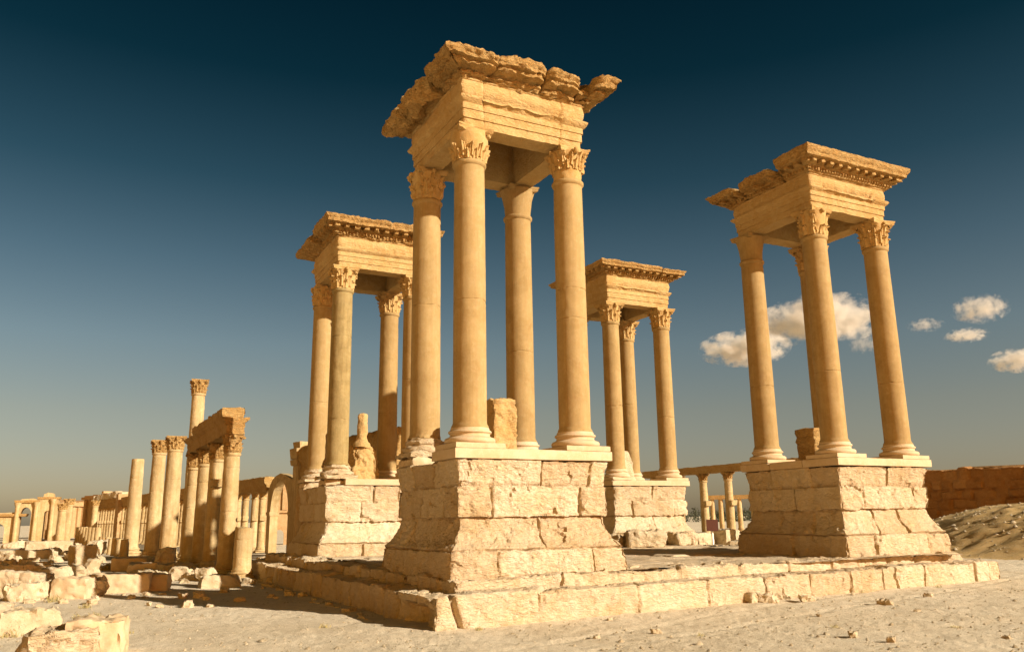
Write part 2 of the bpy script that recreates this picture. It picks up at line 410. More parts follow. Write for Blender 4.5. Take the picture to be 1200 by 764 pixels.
def extrude_block(origin, d, prof, a0, a1, m0=False, m1=False, res=.06, seed=0, rough=.03, mod=None, chips=(), n=None, vamp=None, er=0):
    """closed cross-section prof [(outward offset, z)] run along d from a0 to a1; a mitred end follows the offset"""
    d = np.array([d[0], d[1], 0.]); n = np.array([d[1], -d[0], 0.]) if n is None else np.array([n[0], n[1], 0.])
    prof = np.array(prof, float); nv = len(prof); origin = np.array(origin, float)
    L = a1 - a0; nu = max(3, int(round(L/res)) + 1)
    t = np.linspace(0, 1, nu)
    st = np.where(m0, -prof[:, 0], a0); en = np.where(m1, prof[:, 0], a1)
    al = st[None, :] + (en - st)[None, :]*t[:, None]
    o = np.broadcast_to(prof[None, :, 0], al.shape).copy()
    zz = np.broadcast_to(prof[None, :, 1], al.shape).copy()
    if er:                                            # arrises of a broken block worn round at its free ends
        de = np.minimum(9.0 if m0 else al - al[0:1] , 9.0); dl = np.minimum(9.0 if m1 else al[-1:] - al, 9.0)
        k = er*np.exp(-np.minimum(de, dl)/.11); zm = prof[:, 1].mean()
        o = o - (o - prof[:, 0].min())*.55*k; zz = zz - (zz - zm + .12)*.7*k*(zz > zm)
    if mod is not None: o = mod(o, al, prof)
    P = origin + al[..., None]*d + o[..., None]*n + np.stack([np.zeros_like(al), np.zeros_like(al), zz], 2)
    P = P.reshape(-1, 3)
    amp = rough if vamp is None else rough*vamp(P)[:, None]
    P = P + vfbm(P, 1.9, 3, seed % 97)*amp*1.3 + vfbm(P, 6.5, 3, seed % 89)*amp*.7
    if rough > .035: P = P + (facet(P, 2.4, seed % 13, .5, .8)*rough*.5)[:, None]*(np.array([n[0], n[1], .55])) + (facet(P, 6.5, seed % 17, .5, .8)*rough*.28)[:, None]*np.array([n[0], n[1], -.5])
    P = chip_planes(P, chips, seed, .03)
    Fs = []
    for i in range(nu - 1):
        for j in range(nv):
            k = (j + 1) % nv
            Fs.append((i*nv + j, (i + 1)*nv + j, (i + 1)*nv + k, i*nv + k))
    if not m0: Fs.append(tuple(range(nv)))
    if not m1: Fs.append(tuple((nu - 1)*nv + j for j in reversed(range(nv))))
    return P, Fs

def lathe(prof, nseg=40, disp=None):
    prof = np.array(prof, float); a = np.linspace(0, 2*math.pi, nseg, endpoint=False)
    P = np.stack([np.cos(a)[:, None]*prof[None, :, 0], np.sin(a)[:, None]*prof[None, :, 0], np.broadcast_to(prof[None, :, 1], (nseg, len(prof)))], 2).reshape(-1, 3)
    if disp is not None: P = disp(P)
    Fs = grid_faces(nseg, len(prof), True)
    Fs.append(tuple(i*len(prof) + len(prof) - 1 for i in range(nseg)))
    Fs.append(tuple(i*len(prof) for i in reversed(range(nseg))))
    return P, Fs

# ------------------------------------------------------------------ ground
def ground_z(x, y):
    x = np.asarray(x, float); y = np.asarray(y, float)
    z = -.96 + .10*np.clip((x + 2)/18, 0, 1)*np.clip((12 - y)/10, 0, 1)
    P = np.stack([x, y, 0*x], -1).reshape(-1, 3)
    dist = np.hypot(x - CAMP[0], y - CAMP[1])
    z = z + (fbm(P, .12, 3, 2)*.07 + fbm(P, .9, 3, 4)*.03 + fbm(P, 3.1, 2, 14)*.008).reshape(x.shape)*np.clip(dist/6, .3, 1)
    return z
def gz(x, y): return float(ground_z(np.array([x]), np.array([y]))[0])
def build_ground():
    rad = np.concatenate([np.linspace(.5, 9, 16, endpoint=False), np.geomspace(9, 60, 230, endpoint=False), np.geomspace(60, 6000, 70)])
    h0 = math.pi/2 - (math.pi/2 + YAW)
    ang = np.concatenate([np.linspace(h0 - .72, h0 + .72, 760, endpoint=False), np.linspace(h0 + .72, h0 - .72 + 2*math.pi, 90, endpoint=False)])
    X = CAMP[0] + rad[None, :]*np.sin(ang)[:, None]; Y = CAMP[1] + rad[None, :]*np.cos(ang)[:, None]
    Z = ground_z(X, Y)
    P = np.stack([X, Y, Z], 2).reshape(-1, 3)
    m = np.hypot(P[:, 0] - CAMP[0], P[:, 1] - CAMP[1]) < 48; Q = P[m]*np.array([1, 1, 0])
    patch = np.clip(fbm(Q, .35, 3, 23)*1.5 + .55, .15, 1.3)
    P[m, 2] += (fbm(Q, 5.5, 3, 21)*.012 + facet(Q, 7.5, 22, .6, .6)*.010)*patch + fbm(Q, 1.9, 3, 25)*.012
    for (ax, ay, bx, by) in ((-2.5, -6.8, 9.5, -3.4), (-3.5, -8.4, 12, -4.6)):                   # faint wheel tracks past the front step
        ln = math.hypot(bx - ax, by - ay); ux, uy = (bx - ax)/ln, (by - ay)/ln
        d_ = np.abs((Q[:, 0] - ax)*uy - (Q[:, 1] - ay)*ux + np.sin(Q[:, 0]*.4)*.15); P[m, 2] -= .022*np.exp(-(d_/.13)**2) - .012*np.exp(-((d_ - .24)/.1)**2)
    Fs = [tuple(reversed(f)) for f in grid_faces(len(ang), len(rad), True)]
    Fs.append(tuple(i*len(rad) for i in range(len(ang))))
    mb = MB(); mb.add(P, Fs); o = mb.build("ground", MT['ground'], sharp=None); tag(o, kind="structure", label="dry sandy gravel ground spreading to the horizon")
build_ground()

# ------------------------------------------------------------------ column kit (origin at the foot of the base)
H_BASE, H_SHAFT, H_CAP = .55, 7.40, 1.05
def shaft_mesh(seed, crack=(.5,), worn_foot=0.0, r0=.445, r1=.42, h=H_SHAFT, nseg=60, res=.075, ring=True, rough=.003):
    zs = set(np.round(np.arange(0, h + .001, res), 4)); zs |= {0.0, h}
    for c in crack:
        for e in (-.03, -.012, 0, .012, .03): zs.add(round(c*h + e, 4))
    zs = sorted(z for z in zs if 0 <= z <= h)
    prof = [(r0 + .045, 0), (r0 + .045, .05), (r0 + .012, .10)]
    prof += [(r0 + (r1 - r0)*(z/h)**1.6, z) for z in zs if .14 < z < h - .20]
    if ring: prof += [(r1, h - .17), (r1 + .03, h - .145), (r1 + .055, h - .10), (r1 + .055, h - .05), (r1 + .03, h - .015), (r1 - .01, h)]
    else: prof += [(r1, h)]
    def disp(P):
        rr = np.hypot(P[:, 0], P[:, 1]); u = np.stack([P[:, 0]/rr, P[:, 1]/rr, 0*rr], 1)
        D = fbm(P, 3, 3, seed)*rough - .035*np.clip(fbm(P*np.array([1, 1, .6]), 3.2, 3, seed + 40) - .40, 0, .6)
        for q, c in enumerate(crack):
            zc = c*h + perl(u*1.3, seed + q)*.035
            D -= .03*np.exp(-((P[:, 2] - zc)/.011)**2)*np.clip(.6 + perl(u*2.5, seed + q + 5), 0, 1)
        if worn_foot: D -= worn_foot*np.exp(-P[:, 2]/.12)*np.clip(.4 + fbm(P, 5, 3, seed + 2), 0, 1)
        return P + u*D[:, None]
    return lathe(prof, nseg, disp)
def base_mesh(seed, worn=0.0, r=.445, plinth=True, k=1.0):
    prof = [(r + .20, .14)]
    for i in range(7): a = -math.pi/2 + math.pi*i/6; prof.append((r + .15 + .075*math.cos(a), .22 + .08*math.sin(a)))
    prof += [(r + .125, .31), (r + .085, .335), (r + .075, .375), (r + .09, .405)]
    for i in range(6): a = -math.pi/2 + math.pi*i/5; prof.append((r + .08 + .045*math.cos(a), .445 + .04*math.sin(a)))
    prof += [(r + .07, .50), (r + .06, .55)]
    dp = lambda P: P + vfbm(P, 3.5, 3, seed)*(.006 + worn*.5)
    mb = MB(); mb.add(*lathe(prof, 40, dp))
    if plinth:
        P, Fs = rock_box((2*r + .50, 2*r + .50, .145), .12, .02, .006 + worn*.4, seed, 2 if worn else 0, .1); mb.add(P, Fs)
    return mb
def leaf(bell, ang, z0, z1, wid, curl, seed, rk=1.0):
    """one acanthus leaf growing up the bell and curling outward at its tip"""
    nu, nv = 7, 9; top = []
    for i in range(nv):
        t = i/(nv - 1)
        z = z0 + (z1 - z0)*min(t, .86)/.86*(1 if t < .86 else 1) - (.05 if t > .95 else 0)
        rr = bell(z) + .03*rk + rk*curl*max(0, t - .55)**1.5*3.0
        w = wid*rk*(1 - .55*t**2.2)*(1 - .16*abs(math.sin(t*math.pi*3.2)))*(.45 if i == nv - 1 else 1)
        for j in range(nu):
            u = j/(nu - 1)*2 - 1
            a = ang + u*w/2/rr
            dr = rk*(-.045*u*u + .03*(1 - abs(u)) + .016*math.cos(u*9))
            top.append(((rr + dr)*math.cos(a), (rr + dr)*math.sin(a), z - .03*abs(u)*t))
    top = np.array(top); rad = np.hypot(top[:, 0], top[:, 1])
    inn = top.copy(); inn[:, :2] *= ((rad - .05*rk)/rad)[:, None]
    P = np.concatenate([top, inn]); n = nu*nv; Fs = []
    for i in range(nv - 1):
        for j in range(nu - 1):
            a = i*nu + j; Fs.append((a, a + 1, a + nu + 1, a + nu)); Fs.append((n + a + nu, n + a + nu + 1, n + a + 1, n + a))
    rim = [j for j in range(nu)] + [i*nu + nu - 1 for i in range(1, nv)] + [(nv - 1)*nu + j for j in range(nu - 2, -1, -1)] + [i*nu for i in range(nv - 2, 0, -1)]
    for a, b in zip(rim, rim[1:] + rim[:1]): Fs.append((b, a, n + a, n + b))
    return P, Fs
def capital_mesh(kind, seed, r=.42, h=H_CAP, ab=None):
    """kind: 'carved' full Corinthian, 'worn' eroded leaves, 'plain' smooth restored bell, 'half' leaves on upper half only"""
    mb = MB()
    ab = ab or r*{'carved': 1.36, 'worn': 1.22, 'half': 1.20, 'barrel': 1.27, 'plain': 1.28}[kind]
    def bell(z):
        t = z/h
        if kind == 'barrel': q = min(1, t/.62); return r*(.99 + .26*q*q*(3 - 2*q) - .05*max(0, t - .7))
        return r*(.98 + .12*t + .22*max(0, t - .45)**1.5*2.0)
    nz = 22
    if kind == 'plain':
        prof = [(r*(1.0 + .06*(i/nz) + .30*(i/nz)**2.2), h*.90*i/nz) for i in range(nz + 1)]
        mb.add(*lathe(prof, 36, lambda P: P + vfbm(P, 3, 3, seed)*.012))
    else:
        wr = {'carved': .012, 'worn': .045, 'half': .03, 'barrel': .022}[kind]
        prof = [(bell(h*.9*i/nz), h*.9*i/nz) for i in range(nz + 1)]
        mb.add(*lathe(prof, 48, lambda P: P + vfbm(P, 4, 4, seed)*wr))
        rows = [(0, .0, .36, .36, .10), (math.pi/8, .10, .60, .34, .11), (0, .40, .78, .28, .10)]
        if kind == 'half': rows = [(0, .30, .60, .33, .07), (math.pi/8, .42, .84, .33, .08)]
        if kind == 'barrel': rows = [(0, .0, .30, .34, .06), (math.pi/8, .08, .50, .32, .05)]
        for (a0, z0, z1, w, cu) in rows:
            nl = 12 if kind in ('barrel', 'half') else 8
            for k in range(nl):
                if kind == 'worn' and hsh(seed, k, z0) < .25: continue
                P, Fs = leaf(bell, a0*8/nl + k*2*math.pi/nl, z0*h, z1*h*(1 if kind == 'carved' else .92 + .1*hsh(seed, k)), w*8/nl*1.06, cu*(1 if kind == 'carved' else .7), seed + k, r/.42)
                P = P + vfbm(P, 7, 3, seed + 3)*wr*1.0; mb.add(P, Fs)
        for k in range(4):                         # corner volutes
            if (kind == 'worn' and hsh(seed, 'v', k) < .5) or (kind == 'barrel' and k != 3): continue
            a = math.pi/4 + k*math.pi/2; vr = .25*r
            for sgn in (-1, 1):
                pts = []
                for i in range(16):
                    th = i/15*2.6*math.pi; q = vr*(1 - .62*i/15)
                    pts.append((ab*1.12 - vr*.6 + q*math.cos(th + .2), .80*h - .02 + q*math.sin(th + .2)))
                ring = []
                for (pr_, pz) in pts:
                    for (du, dr) in ((0, .035), (.09, .025), (.09, -.035), (0, -.035)):
                        ring.append((pr_ + dr, sgn*du, pz + dr*.5))
                V = np.array(ring); V[:, 2] += 0
                ca, sa = math.cos(a), math.sin(a)
                W = np.stack([V[:, 0]*ca - V[:, 1]*sa, V[:, 0]*sa + V[:, 1]*ca, V[:, 2]], 1)
                Fs = []
                for i in range(15):
                    for j in range(4): Fs.append((i*4 + j, i*4 + (j + 1) % 4, i*4 + 4 + (j + 1) % 4, i*4 + 4 + j))
                Fs += [(3, 2, 1, 0), (60, 61, 62, 63)]
                mb.add(W, Fs)
        for k in range(0 if kind == 'barrel' else 4):                         # stalks between volutes
            a = k*math.pi/2
            P, Fs = rock_box((.16, .14, .16), .05, .06, .03, seed + k, 1, .05)
            mb.add(xf(P, (math.cos(a)*(bell(.8*h) + .05), math.sin(a)*(bell(.8*h) + .05), .78*h), a), Fs)
    # abacus with concave sides
    n = 14; ring = []
    for k in range(4):
        a = k*math.pi/2
        for i in range(n):
            u = i/n*2 - 1; q = ab*.84 + ab*.16*abs(u)**2
            x, y = u*ab, -q
            if abs(u) > .9: y = -ab*.97
            ring.append((x*math.cos(a) - y*math.sin(a), x*math.sin(a) + y*math.cos(a)))
    pf = [(.90, .83*h), (.97, .86*h), (.98, .93*h), (1.02, .95*h), (1.02, h)]
    V = np.array([(x*f, y*f, z) for (x, y) in ring for (f, z) in pf])
    V = V + vfbm(V, 4, 3, seed)*(.012 if kind in ('carved', 'plain') else .045)
    Fs = grid_faces(len(ring), len(pf), True)
    Fs += [tuple(i*len(pf) + len(pf) - 1 for i in range(len(ring))), tuple(i*len(pf) for i in reversed(range(len(ring))))]
    mb.add(V, Fs)
    return mb

# ------------------------------------------------------------------ towers
COL_O = 1.6
def podium_prof(seed):
    k = [(2.57, -.22), (2.56, .0), (2.545, .3), (2.53, .56), (2.50, .60), (2.50, .63), (2.42, .70), (2.29, .84), (2.19, 1.03), (2.14, 1.22), (2.135, 1.34), (2.21, 1.37), (2.205, 2.16), (2.16, 2.19), (2.17, 2.4), (2.21, 2.62), (2.25, 2.78), (2.22, 2.81), (2.0, 2.815)]
    return k
def cornice_profile(z0=13.42, top=14.05, out=2.70, n_top=6):
    """closed outline: soffit of bed mould, dentil band, bracket band, corona, sima, broken top"""
    p = [(1.55, z0), (1.85, z0), (2.04, z0), (2.10, z0 + .03), (2.10, z0 + .06), (2.19, z0 + .075), (2.19, z0 + .15), (2.13, z0 + .165),
         (2.16, z0 + .19), (2.22, z0 + .22), (2.50, z0 + .235), (2.50, z0 + .34), (2.58, z0 + .355), (out - .10, z0 + .36), (out - .09, z0 + .46), (out - .06, z0 + .485), (out - .02, z0 + .53), (out, z0 + .58), (out, top - .01)]
    p += [(out - (out - 1.55)*i/n_top, top + .02*math.sin(i*2.1)) for i in range(1, n_top + 1)]
    p += [(1.55, (z0 + top)/2)]
    return p
def cornice_mod(o, al, prof):
    """square-wave dentils and modillions: the bands step in and out along the run"""
    o = o.copy()
    den = (np.floor(al/.07).astype(int) % 2) == 0
    bi = np.floor((al + .05)/.44).astype(int); br = (np.mod(al + .05, .44) < .21) & (_g[(bi*37 + int(prof[-2, 1]*100)) & 4095][..., 0] > -.62)
    for j in range(prof.shape[0]):
        if j in (5, 6): o[:, j] = np.where(den[:, j], 2.19, 2.115)
        if j in (10, 11): o[:, j] = np.where(br[:, j], 2.48, 2.22)
    return o
ENT = [(1.93, 12.085), (1.93, 12.32), (1.965, 12.325), (1.965, 12.56), (1.995, 12.565), (1.995, 12.73), (2.03, 12.76), (2.10, 12.82), (2.12, 12.87), (2.12, 12.90), (2.0, 12.915),
       (1.985, 12.95), (2.02, 13.05), (2.035, 13.17), (2.015, 13.30), (2.0, 13.37), (2.03, 13.385), (2.04, 13.42), (1.3, 13.425)]
D4 = [((1, 0), (0, -1)), ((0, 1), (1, 0)), ((-1, 0), (0, 1)), ((0, -1), (-1, 0))]     # run direction, outward normal of front, right, back, left

def entab_extra(front_worn, seed):
    def f(P, SD, S, LL, Z):
        D = np.zeros(len(P))
        u = S/LL
        if front_worn:
            m = (SD == 0) & (u > .16) & (u < .80) & (Z > 12.6)
            w = np.exp(-((Z - 12.85)/.22)**2)
            D[m] -= (.06 + .05*fbm(P[m], 2.5, 3, seed))*w[m] + .015
            # lower arris worn into an arch
        m = (SD == 0) & (Z < 12.3)
        D[m] -= .06*np.clip(fbm(P[m], 1.4, 3, seed + 2), 0, 1)
        for q in (.165, .80):
            D -= .03*np.exp(-(np.abs(u - q)*LL/.018)**2)*((SD == 0) | (SD == 3))
        return D
    return f

def make_tower(name, cx, cy, dz, label, joints, seed, res, caps, shafts, slab_fn, corn_fn, granite=(), front_worn=True, pod_kw=None, base_worn=(0, 0, 0, 0), ez=(12.0, 13.42)):
    root = empty(name, (cx, cy, dz)); tag(root, label, "monument", "four stone towers of the tetrapylon")
    mb = MB()
    kw = dict(groove=.115, gw=.042, rough=.035, chip=.24, corner_chip=.22, block_off=.035, facets=.085); kw.update(pod_kw or {})
    P, Fs = sweep_quad([(cx, cy)]*4, dense(podium_prof(seed), res), res, joints, [0, .60, 1.35, 2.175, 2.82], seed, **kw)
    P[:, 2] += dz; mb.add(P, Fs, sweep_quad.tone); mb.build("podium", MT['podium'], root, (cx, cy, dz))
    mb = slab_fn(cx, cy, dz, seed); mb.build("plinth_slab", MT['slab'], root, (cx, cy, dz + 2.82))
    for k in range(4):
        x, y = cx + SIGN[k][0]*COL_O, cy + SIGN[k][1]*COL_O; z = dz + 3.08
        mb = MB(); mb.add(*shaft_mesh(seed*10 + k, *shafts[k])); mb.v = [v + np.array([x, y, z + H_BASE]) for v in mb.v]
        c = mb.build("column", MT['granite' if k in granite else 'shaft'], root, (x, y, z))
        if k in granite: c["label"] = "greyer granite column beside its golden neighbours"
        mb = base_mesh(seed*10 + k, base_worn[k]); mb.v = [v + np.array([x, y, z]) for v in mb.v]
        mb.build("column_base", MT['slab' if base_worn[k] < .06 else 'podium'], c, (x, y, z))
        mb = capital_mesh(caps[k], seed*10 + k, .42, ez[0] - 11.022); mb.v = [v + np.array([x, y, z + H_BASE + H_SHAFT - .005]) for v in mb.v]
        mb.build("capital", MT['capital' if caps[k] != 'plain' else 'shaft'], c, (x, y, z + H_BASE + H_SHAFT))
    # entablature: one hollow ring of beams
    mb = MB()
    em = lambda z: ez[0] + (z - 12.08)*(ez[1] - ez[0])/1.34
    pr = [(o, em(z)) for o, z in [(1.28, 13.38), (1.28, 12.7), (1.28, 12.09), (1.45, 12.08)] + [(1.45 + .48*i/4, 12.08) for i in range(1, 4)] + dense(ENT, res*1.3)]
    P, Fs = sweep_quad([(cx, cy)]*4, pr, res*1.3, None, None, seed + 40, rough=.014, corner_chip=.05, chip=0, groove=0, facets=.022, cap=True, extra=entab_extra(front_worn, seed))
    P[:, 2] += dz; mb.add(P, Fs)
    ent = mb.build("entablature", MT['entab'], root, (cx, cy, dz + 12.08))
    mb = MB(); P, Fs = rock_box((2.75, 2.75, .3), .3, .02, .02, seed, 0); mb.add(xf(P, (cx, cy, dz + 13.36)), Fs)
    mb.build("ceiling_slab", MT['entab'], ent, (cx, cy, dz + 13.36))
    for q, b in enumerate(corn_fn(seed)):
        side, a0, a1, m0, m1 = b['side'], b['a0'], b['a1'], b.get('m0', False), b.get('m1', False)
        d, n = D4[side]
        prof = b.get('prof') or cornice_profile(top=b.get('top', 14.05), out=b.get('out', 2.70))
        prof = [(o, ez[1] + (z - 13.42)*(14.1 - ez[1])/.68) for o, z in prof]
        prof = dense(prof + [prof[0]], .09)[:-1] if b.get('dense') else prof
        mod = cornice_mod if b.get('mod') else None
        ch = [((cx + c[0]*d[0] + c[1]*n[0], cy + c[0]*d[1] + c[1]*n[1], dz + c[2]), (v[0]*d[0] + v[1]*n[0], v[0]*d[1] + v[1]*n[1], v[2])) for (c, v) in b.get('chips', [])]
        P, Fs = extrude_block((cx, cy, dz), d, prof, a0, a1, m0, m1, b.get('res', .035 if mod else .05), seed*7 + b.get('sd', 0), b.get('rough', .03), mod, ch, n, None, b.get('er', 0))
        mb = MB(); mb.add(P, Fs); mb.build("cornice_block", MT['cornice'], ent, (cx + d[0]*(a0 + a1)/2 + n[0]*2.2, cy + d[1]*(a0 + a1)/2 + n[1]*2.2, dz + 13.45))
    return root

def slab_full(cx, cy, dz, seed, cut_left=0.0, cut_near=0.0):
    mb = MB()
    rows = [(-2.33, -.75), (-.745, .8), (.805, 2.33)]
    for i, (a, b) in enumerate(rows):
        x0 = -2.33 + (cut_left if i > 0 else cut_near)
        P, Fs = rock_box((2.33 - x0, b - a, .26), .09, .02, .007, seed + i, 2 if i else 1, .10)
        mb.add(xf(P, (cx + (x0 + 2.33)/2, cy + (a + b)/2, dz + 2.822)), Fs)
    if cut_left:
        for (px, py, w, d_, h) in ((-1.62, 1.55, 1.25, 1.35, .25),):
            P, Fs = rock_box((w, d_, h), .08, .07, .06, seed + 9, 4, .2); mb.add(xf(P, (cx + px, cy + py, dz + 2.815)), Fs)
    if cut_near:
        P, Fs = rock_box((1.3, 1.3, .26), .08, .07, .06, seed + 11, 4, .2, (.92, .92)); mb.add(xf(P, (cx - 1.55, cy - 1.5, dz + 2.815)), Fs)
    return mb

RAW = [(1.5, 13.42), (2.0, 13.42), (2.14, 13.45), (2.26, 13.50), (2.45, 13.55), (2.64, 13.62), (2.73, 13.75), (2.73, 13.98), (2.62, 14.14), (2.3, 14.22), (1.9, 14.2), (1.5, 14.15)]
def raw(dt=0.0, out=0.0, zb=0.0):
    return [(o + (out if o > 2.15 else 0), z + (dt if z > 13.8 else 0) + (zb if 13.45 < z < 13.8 else 0)) for o, z in RAW]
def cp(top, out=2.70):
    k = (top - 13.42)/.63
    return [(o, 13.42 + (z - 13.42)*k) for o, z in cornice_profile(13.42, 14.05, out)]
def corn_A(seed):
    return [
        dict(side=0, a0=-2.72, a1=-1.13, m0=True, prof=cp(13.98, 2.74), dense=True, rough=.068, sd=1, er=.22, chips=[((-2.0, 2.8, 13.64), (0, .8, -.7))]),
        dict(side=0, a0=-1.13, a1=.47, prof=cp(14.06, 2.74), dense=True, rough=.075, sd=2, er=.3, chips=[((-.4, 2.66, 13.66), (0, .8, -.6))]),
        dict(side=0, a0=.48, a1=1.66, prof=cp(14.04, 2.66), dense=True, rough=.08, sd=3, er=.3, chips=[((1.0, 2.55, 13.64), (.1, .8, -.6))]),
        dict(side=0, a0=1.66, a1=2.06, prof=raw(-.38, -.48), dense=True, rough=.06, sd=4),
        dict(side=0, a0=2.04, a1=2.75, m1=True, prof=cp(14.14, 2.86), dense=True, rough=.07, sd=5, er=.3),
        dict(side=1, a0=-2.72, a1=-.8, m0=True, prof=cp(14.14, 2.86), dense=True, rough=.07, sd=5, er=.3),
        dict(side=1, a0=-.75, a1=1.2, prof=raw(-.1), dense=True, rough=.09, sd=6, er=.4),
        dict(side=1, a0=1.25, a1=2.7, m1=True, prof=raw(), dense=True, rough=.07, sd=7, er=.4),
        dict(side=2, a0=-2.7, a1=0, m0=True, prof=raw(), dense=True, rough=.07, sd=7, er=.4),
        dict(side=2, a0=.05, a1=2.7, m1=True, prof=raw(-.12, .06), dense=True, rough=.08, sd=8, er=.4),
        dict(side=3, a0=-2.7, a1=-1.2, m0=True, prof=raw(-.12, .06, -.12), dense=True, rough=.09, sd=8, er=.3),
        dict(side=3, a0=-1.15, a1=.75, prof=raw(-.18, .10, -.16), dense=True, rough=.11, sd=9, er=.3, chips=[((.2, 2.7, 13.7), (.5, .6, -.6))]),
        dict(side=3, a0=.80, a1=2.72, m1=True, prof=cp(13.98, 2.74), dense=True, rough=.068, sd=1, er=.22),
    ]
def full_sides(sides, seed, top=14.07, rough=.018):
    return [dict(side=s, a0=-2.7, a1=2.7, m0=True, m1=True, mod=True, rough=rough, sd=3, top=top) for s in sides]
def corn_B(seed):
    r = full_sides([0], seed, 14.10, .022)
    r += [dict(side=1, a0=-2.7, a1=2.7, m0=True, m1=True, mod=True, rough=.03, sd=3, top=14.10),
          dict(side=2, a0=-2.7, a1=2.7, m0=True, m1=True, prof=cp(13.90, 2.74), mod=True, rough=.06, sd=6),
          dict(side=3, a0=.95, a1=2.7, m1=True, mod=True, rough=.03, sd=3, top=14.10, chips=[((1.0, 2.7, 14.05), (-.8, .5, .4)), ((.98, 2.3, 13.6), (-.8, .5, -.4))]),
          dict(side=3, a0=-1.1, a1=.85, prof=cp(13.93, 2.70), mod=True, rough=.06, sd=5, er=.5, chips=[((.85, 2.8, 13.95), (.7, .5, .5))]),
          dict(side=3, a0=-2.7, a1=-1.15, m0=True, prof=cp(13.90, 2.74), mod=True, rough=.06, sd=6, er=.5, chips=[((-1.2, 2.8, 13.95), (.7, .5, .5))])]
    return r
def corn_C(seed):
    r = [dict(side=0, a0=-2.7, a1=1.55, m0=True, mod=True, rough=.055, sd=3, top=14.05, chips=[((1.45, 2.7, 13.9), (.8, .5, .3))]),
         dict(side=0, a0=1.66, a1=2.7, m1=True, mod=True, rough=.05, sd=3, top=14.0, chips=[((1.75, 2.7, 13.95), (-.7, .5, .4))]),
         dict(side=1, a0=-2.7, a1=2.7, m0=True, m1=True, mod=True, rough=.055, sd=3, top=14.0),
         dict(side=2, a0=-2.7, a1=2.7, m0=True, m1=True, prof=raw(-.2), dense=True, rough=.06, sd=3),
         dict(side=3, a0=.1, a1=2.7, m1=True, mod=True, rough=.055, sd=3, top=14.05, chips=[((.25, 2.7, 13.95), (-.7, .5, .5))]),
         dict(side=3, a0=-2.7, a1=.05, m0=True, prof=raw(-.2, .0), dense=True, rough=.06, sd=3, chips=[((-1.2, 2.75, 13.95), (.1, .6, .7))])]
    return r
def corn_D(seed):
    r = [dict(side=0, a0=-2.7, a1=1.1, m0=True, mod=True, rough=.03, sd=3, top=14.06),
         dict(side=0, a0=1.16, a1=2.7, m1=True, mod=True, rough=.03, sd=3, top=13.98)]
    r += [dict(side=s, a0=-2.7, a1=2.7, m0=True, m1=True, mod=True, rough=.03, sd=3, top=13.98 if s == 1 else 14.04) for s in (1, 2, 3)]
    return r
JA = [[[.25, .79], [.52], [.215, .80], [.54, .88]], [[.4], [.3, .7], [.5], [.35, .7]], [[.3, .7], [.5], [.3, .7], [.5]], [[.35, .72], [.30, .68], [.42, .8], [.3, .62]]]
JB = [[[.27, .76], [.33, .62], [.24, .81], [.53]], [[.4], [.3, .7], [.5], [.35, .7]], [[.3, .7], [.5], [.3, .7], [.5]], [[.55], [.38, .72], [.54], [.30, .71]]]
JC = [[[.36], [.74], [.34], [.46, .70]], [[.4], [.3, .7], [.5], [.35, .7]], [[.3, .7], [.5], [.3, .7], [.5]], [[.5], [.4], [.6], [.3, .7]]]
JD = [[[.4, .8], [.52], [.24, .80], [.52]], [[.4], [.3, .7], [.5], [.35, .7]], [[.3, .7], [.5], [.3, .7], [.5]], [[.5], [.4], [.6], [.3, .7]]]
POS = {'A': (0, 0, 0), 'B': (14.03, .68, .10), 'C': (.386, 13.97, -.09), 'D': (14.56, 14.71, 0)}
make_tower("tetrapylon_tower", *POS['A'], "largest and nearest stone tower of four columns, its broken cornice against dark sky", JA, 1, .030,
           ['barrel', 'half', 'plain', 'worn'], [((.46,),), ((.55, .43), .03), ((.38,), .02), ((.54,), .10)],
           lambda x, y, z, s: slab_full(x, y, z, s, .95), corn_A, ez=(11.99, 13.43), base_worn=(0, 0, 0, .16))
make_tower("tetrapylon_tower", *POS['B'], "right hand stone tower with four columns standing nearest the brown wall", JB, 2, .045,
           ['worn', 'carved', 'carved', 'plain'], [((.33,),), ((.30,),), ((.5,),), ((.32,),)],
           lambda x, y, z, s: slab_full(x, y, z, s), corn_B, ez=(12.05, 13.34))
make_tower("tetrapylon_tower", *POS['C'], "rear left stone tower with one greyer column and a broken statue stump inside", JC, 3, .055,
           ['carved', 'carved', 'carved', 'worn'], [((.72, .25), .05), ((.5,),), ((.35,),), ((.4,),)],
           lambda x, y, z, s: slab_full(x, y, z, s, 0.9, .9), corn_C, ez=(11.97, 13.33), granite=(0,), front_worn=False, base_worn=(.12, 0, 0, .08), pod_kw=dict(corner_chip=.3))
make_tower("tetrapylon_tower", *POS['D'], "smallest looking far stone tower seen right of the nearest tower with an unbroken dentil cornice", JD, 4, .055,
           ['carved', 'carved', 'carved', 'carved'], [((.42,),), ((.36,),), ((.5,),), ((.3,),)],
           lambda x, y, z, s: slab_full(x, y, z, s), corn_D, ez=(12.02, 13.48), base_worn=(.04, 0, 0, 0))

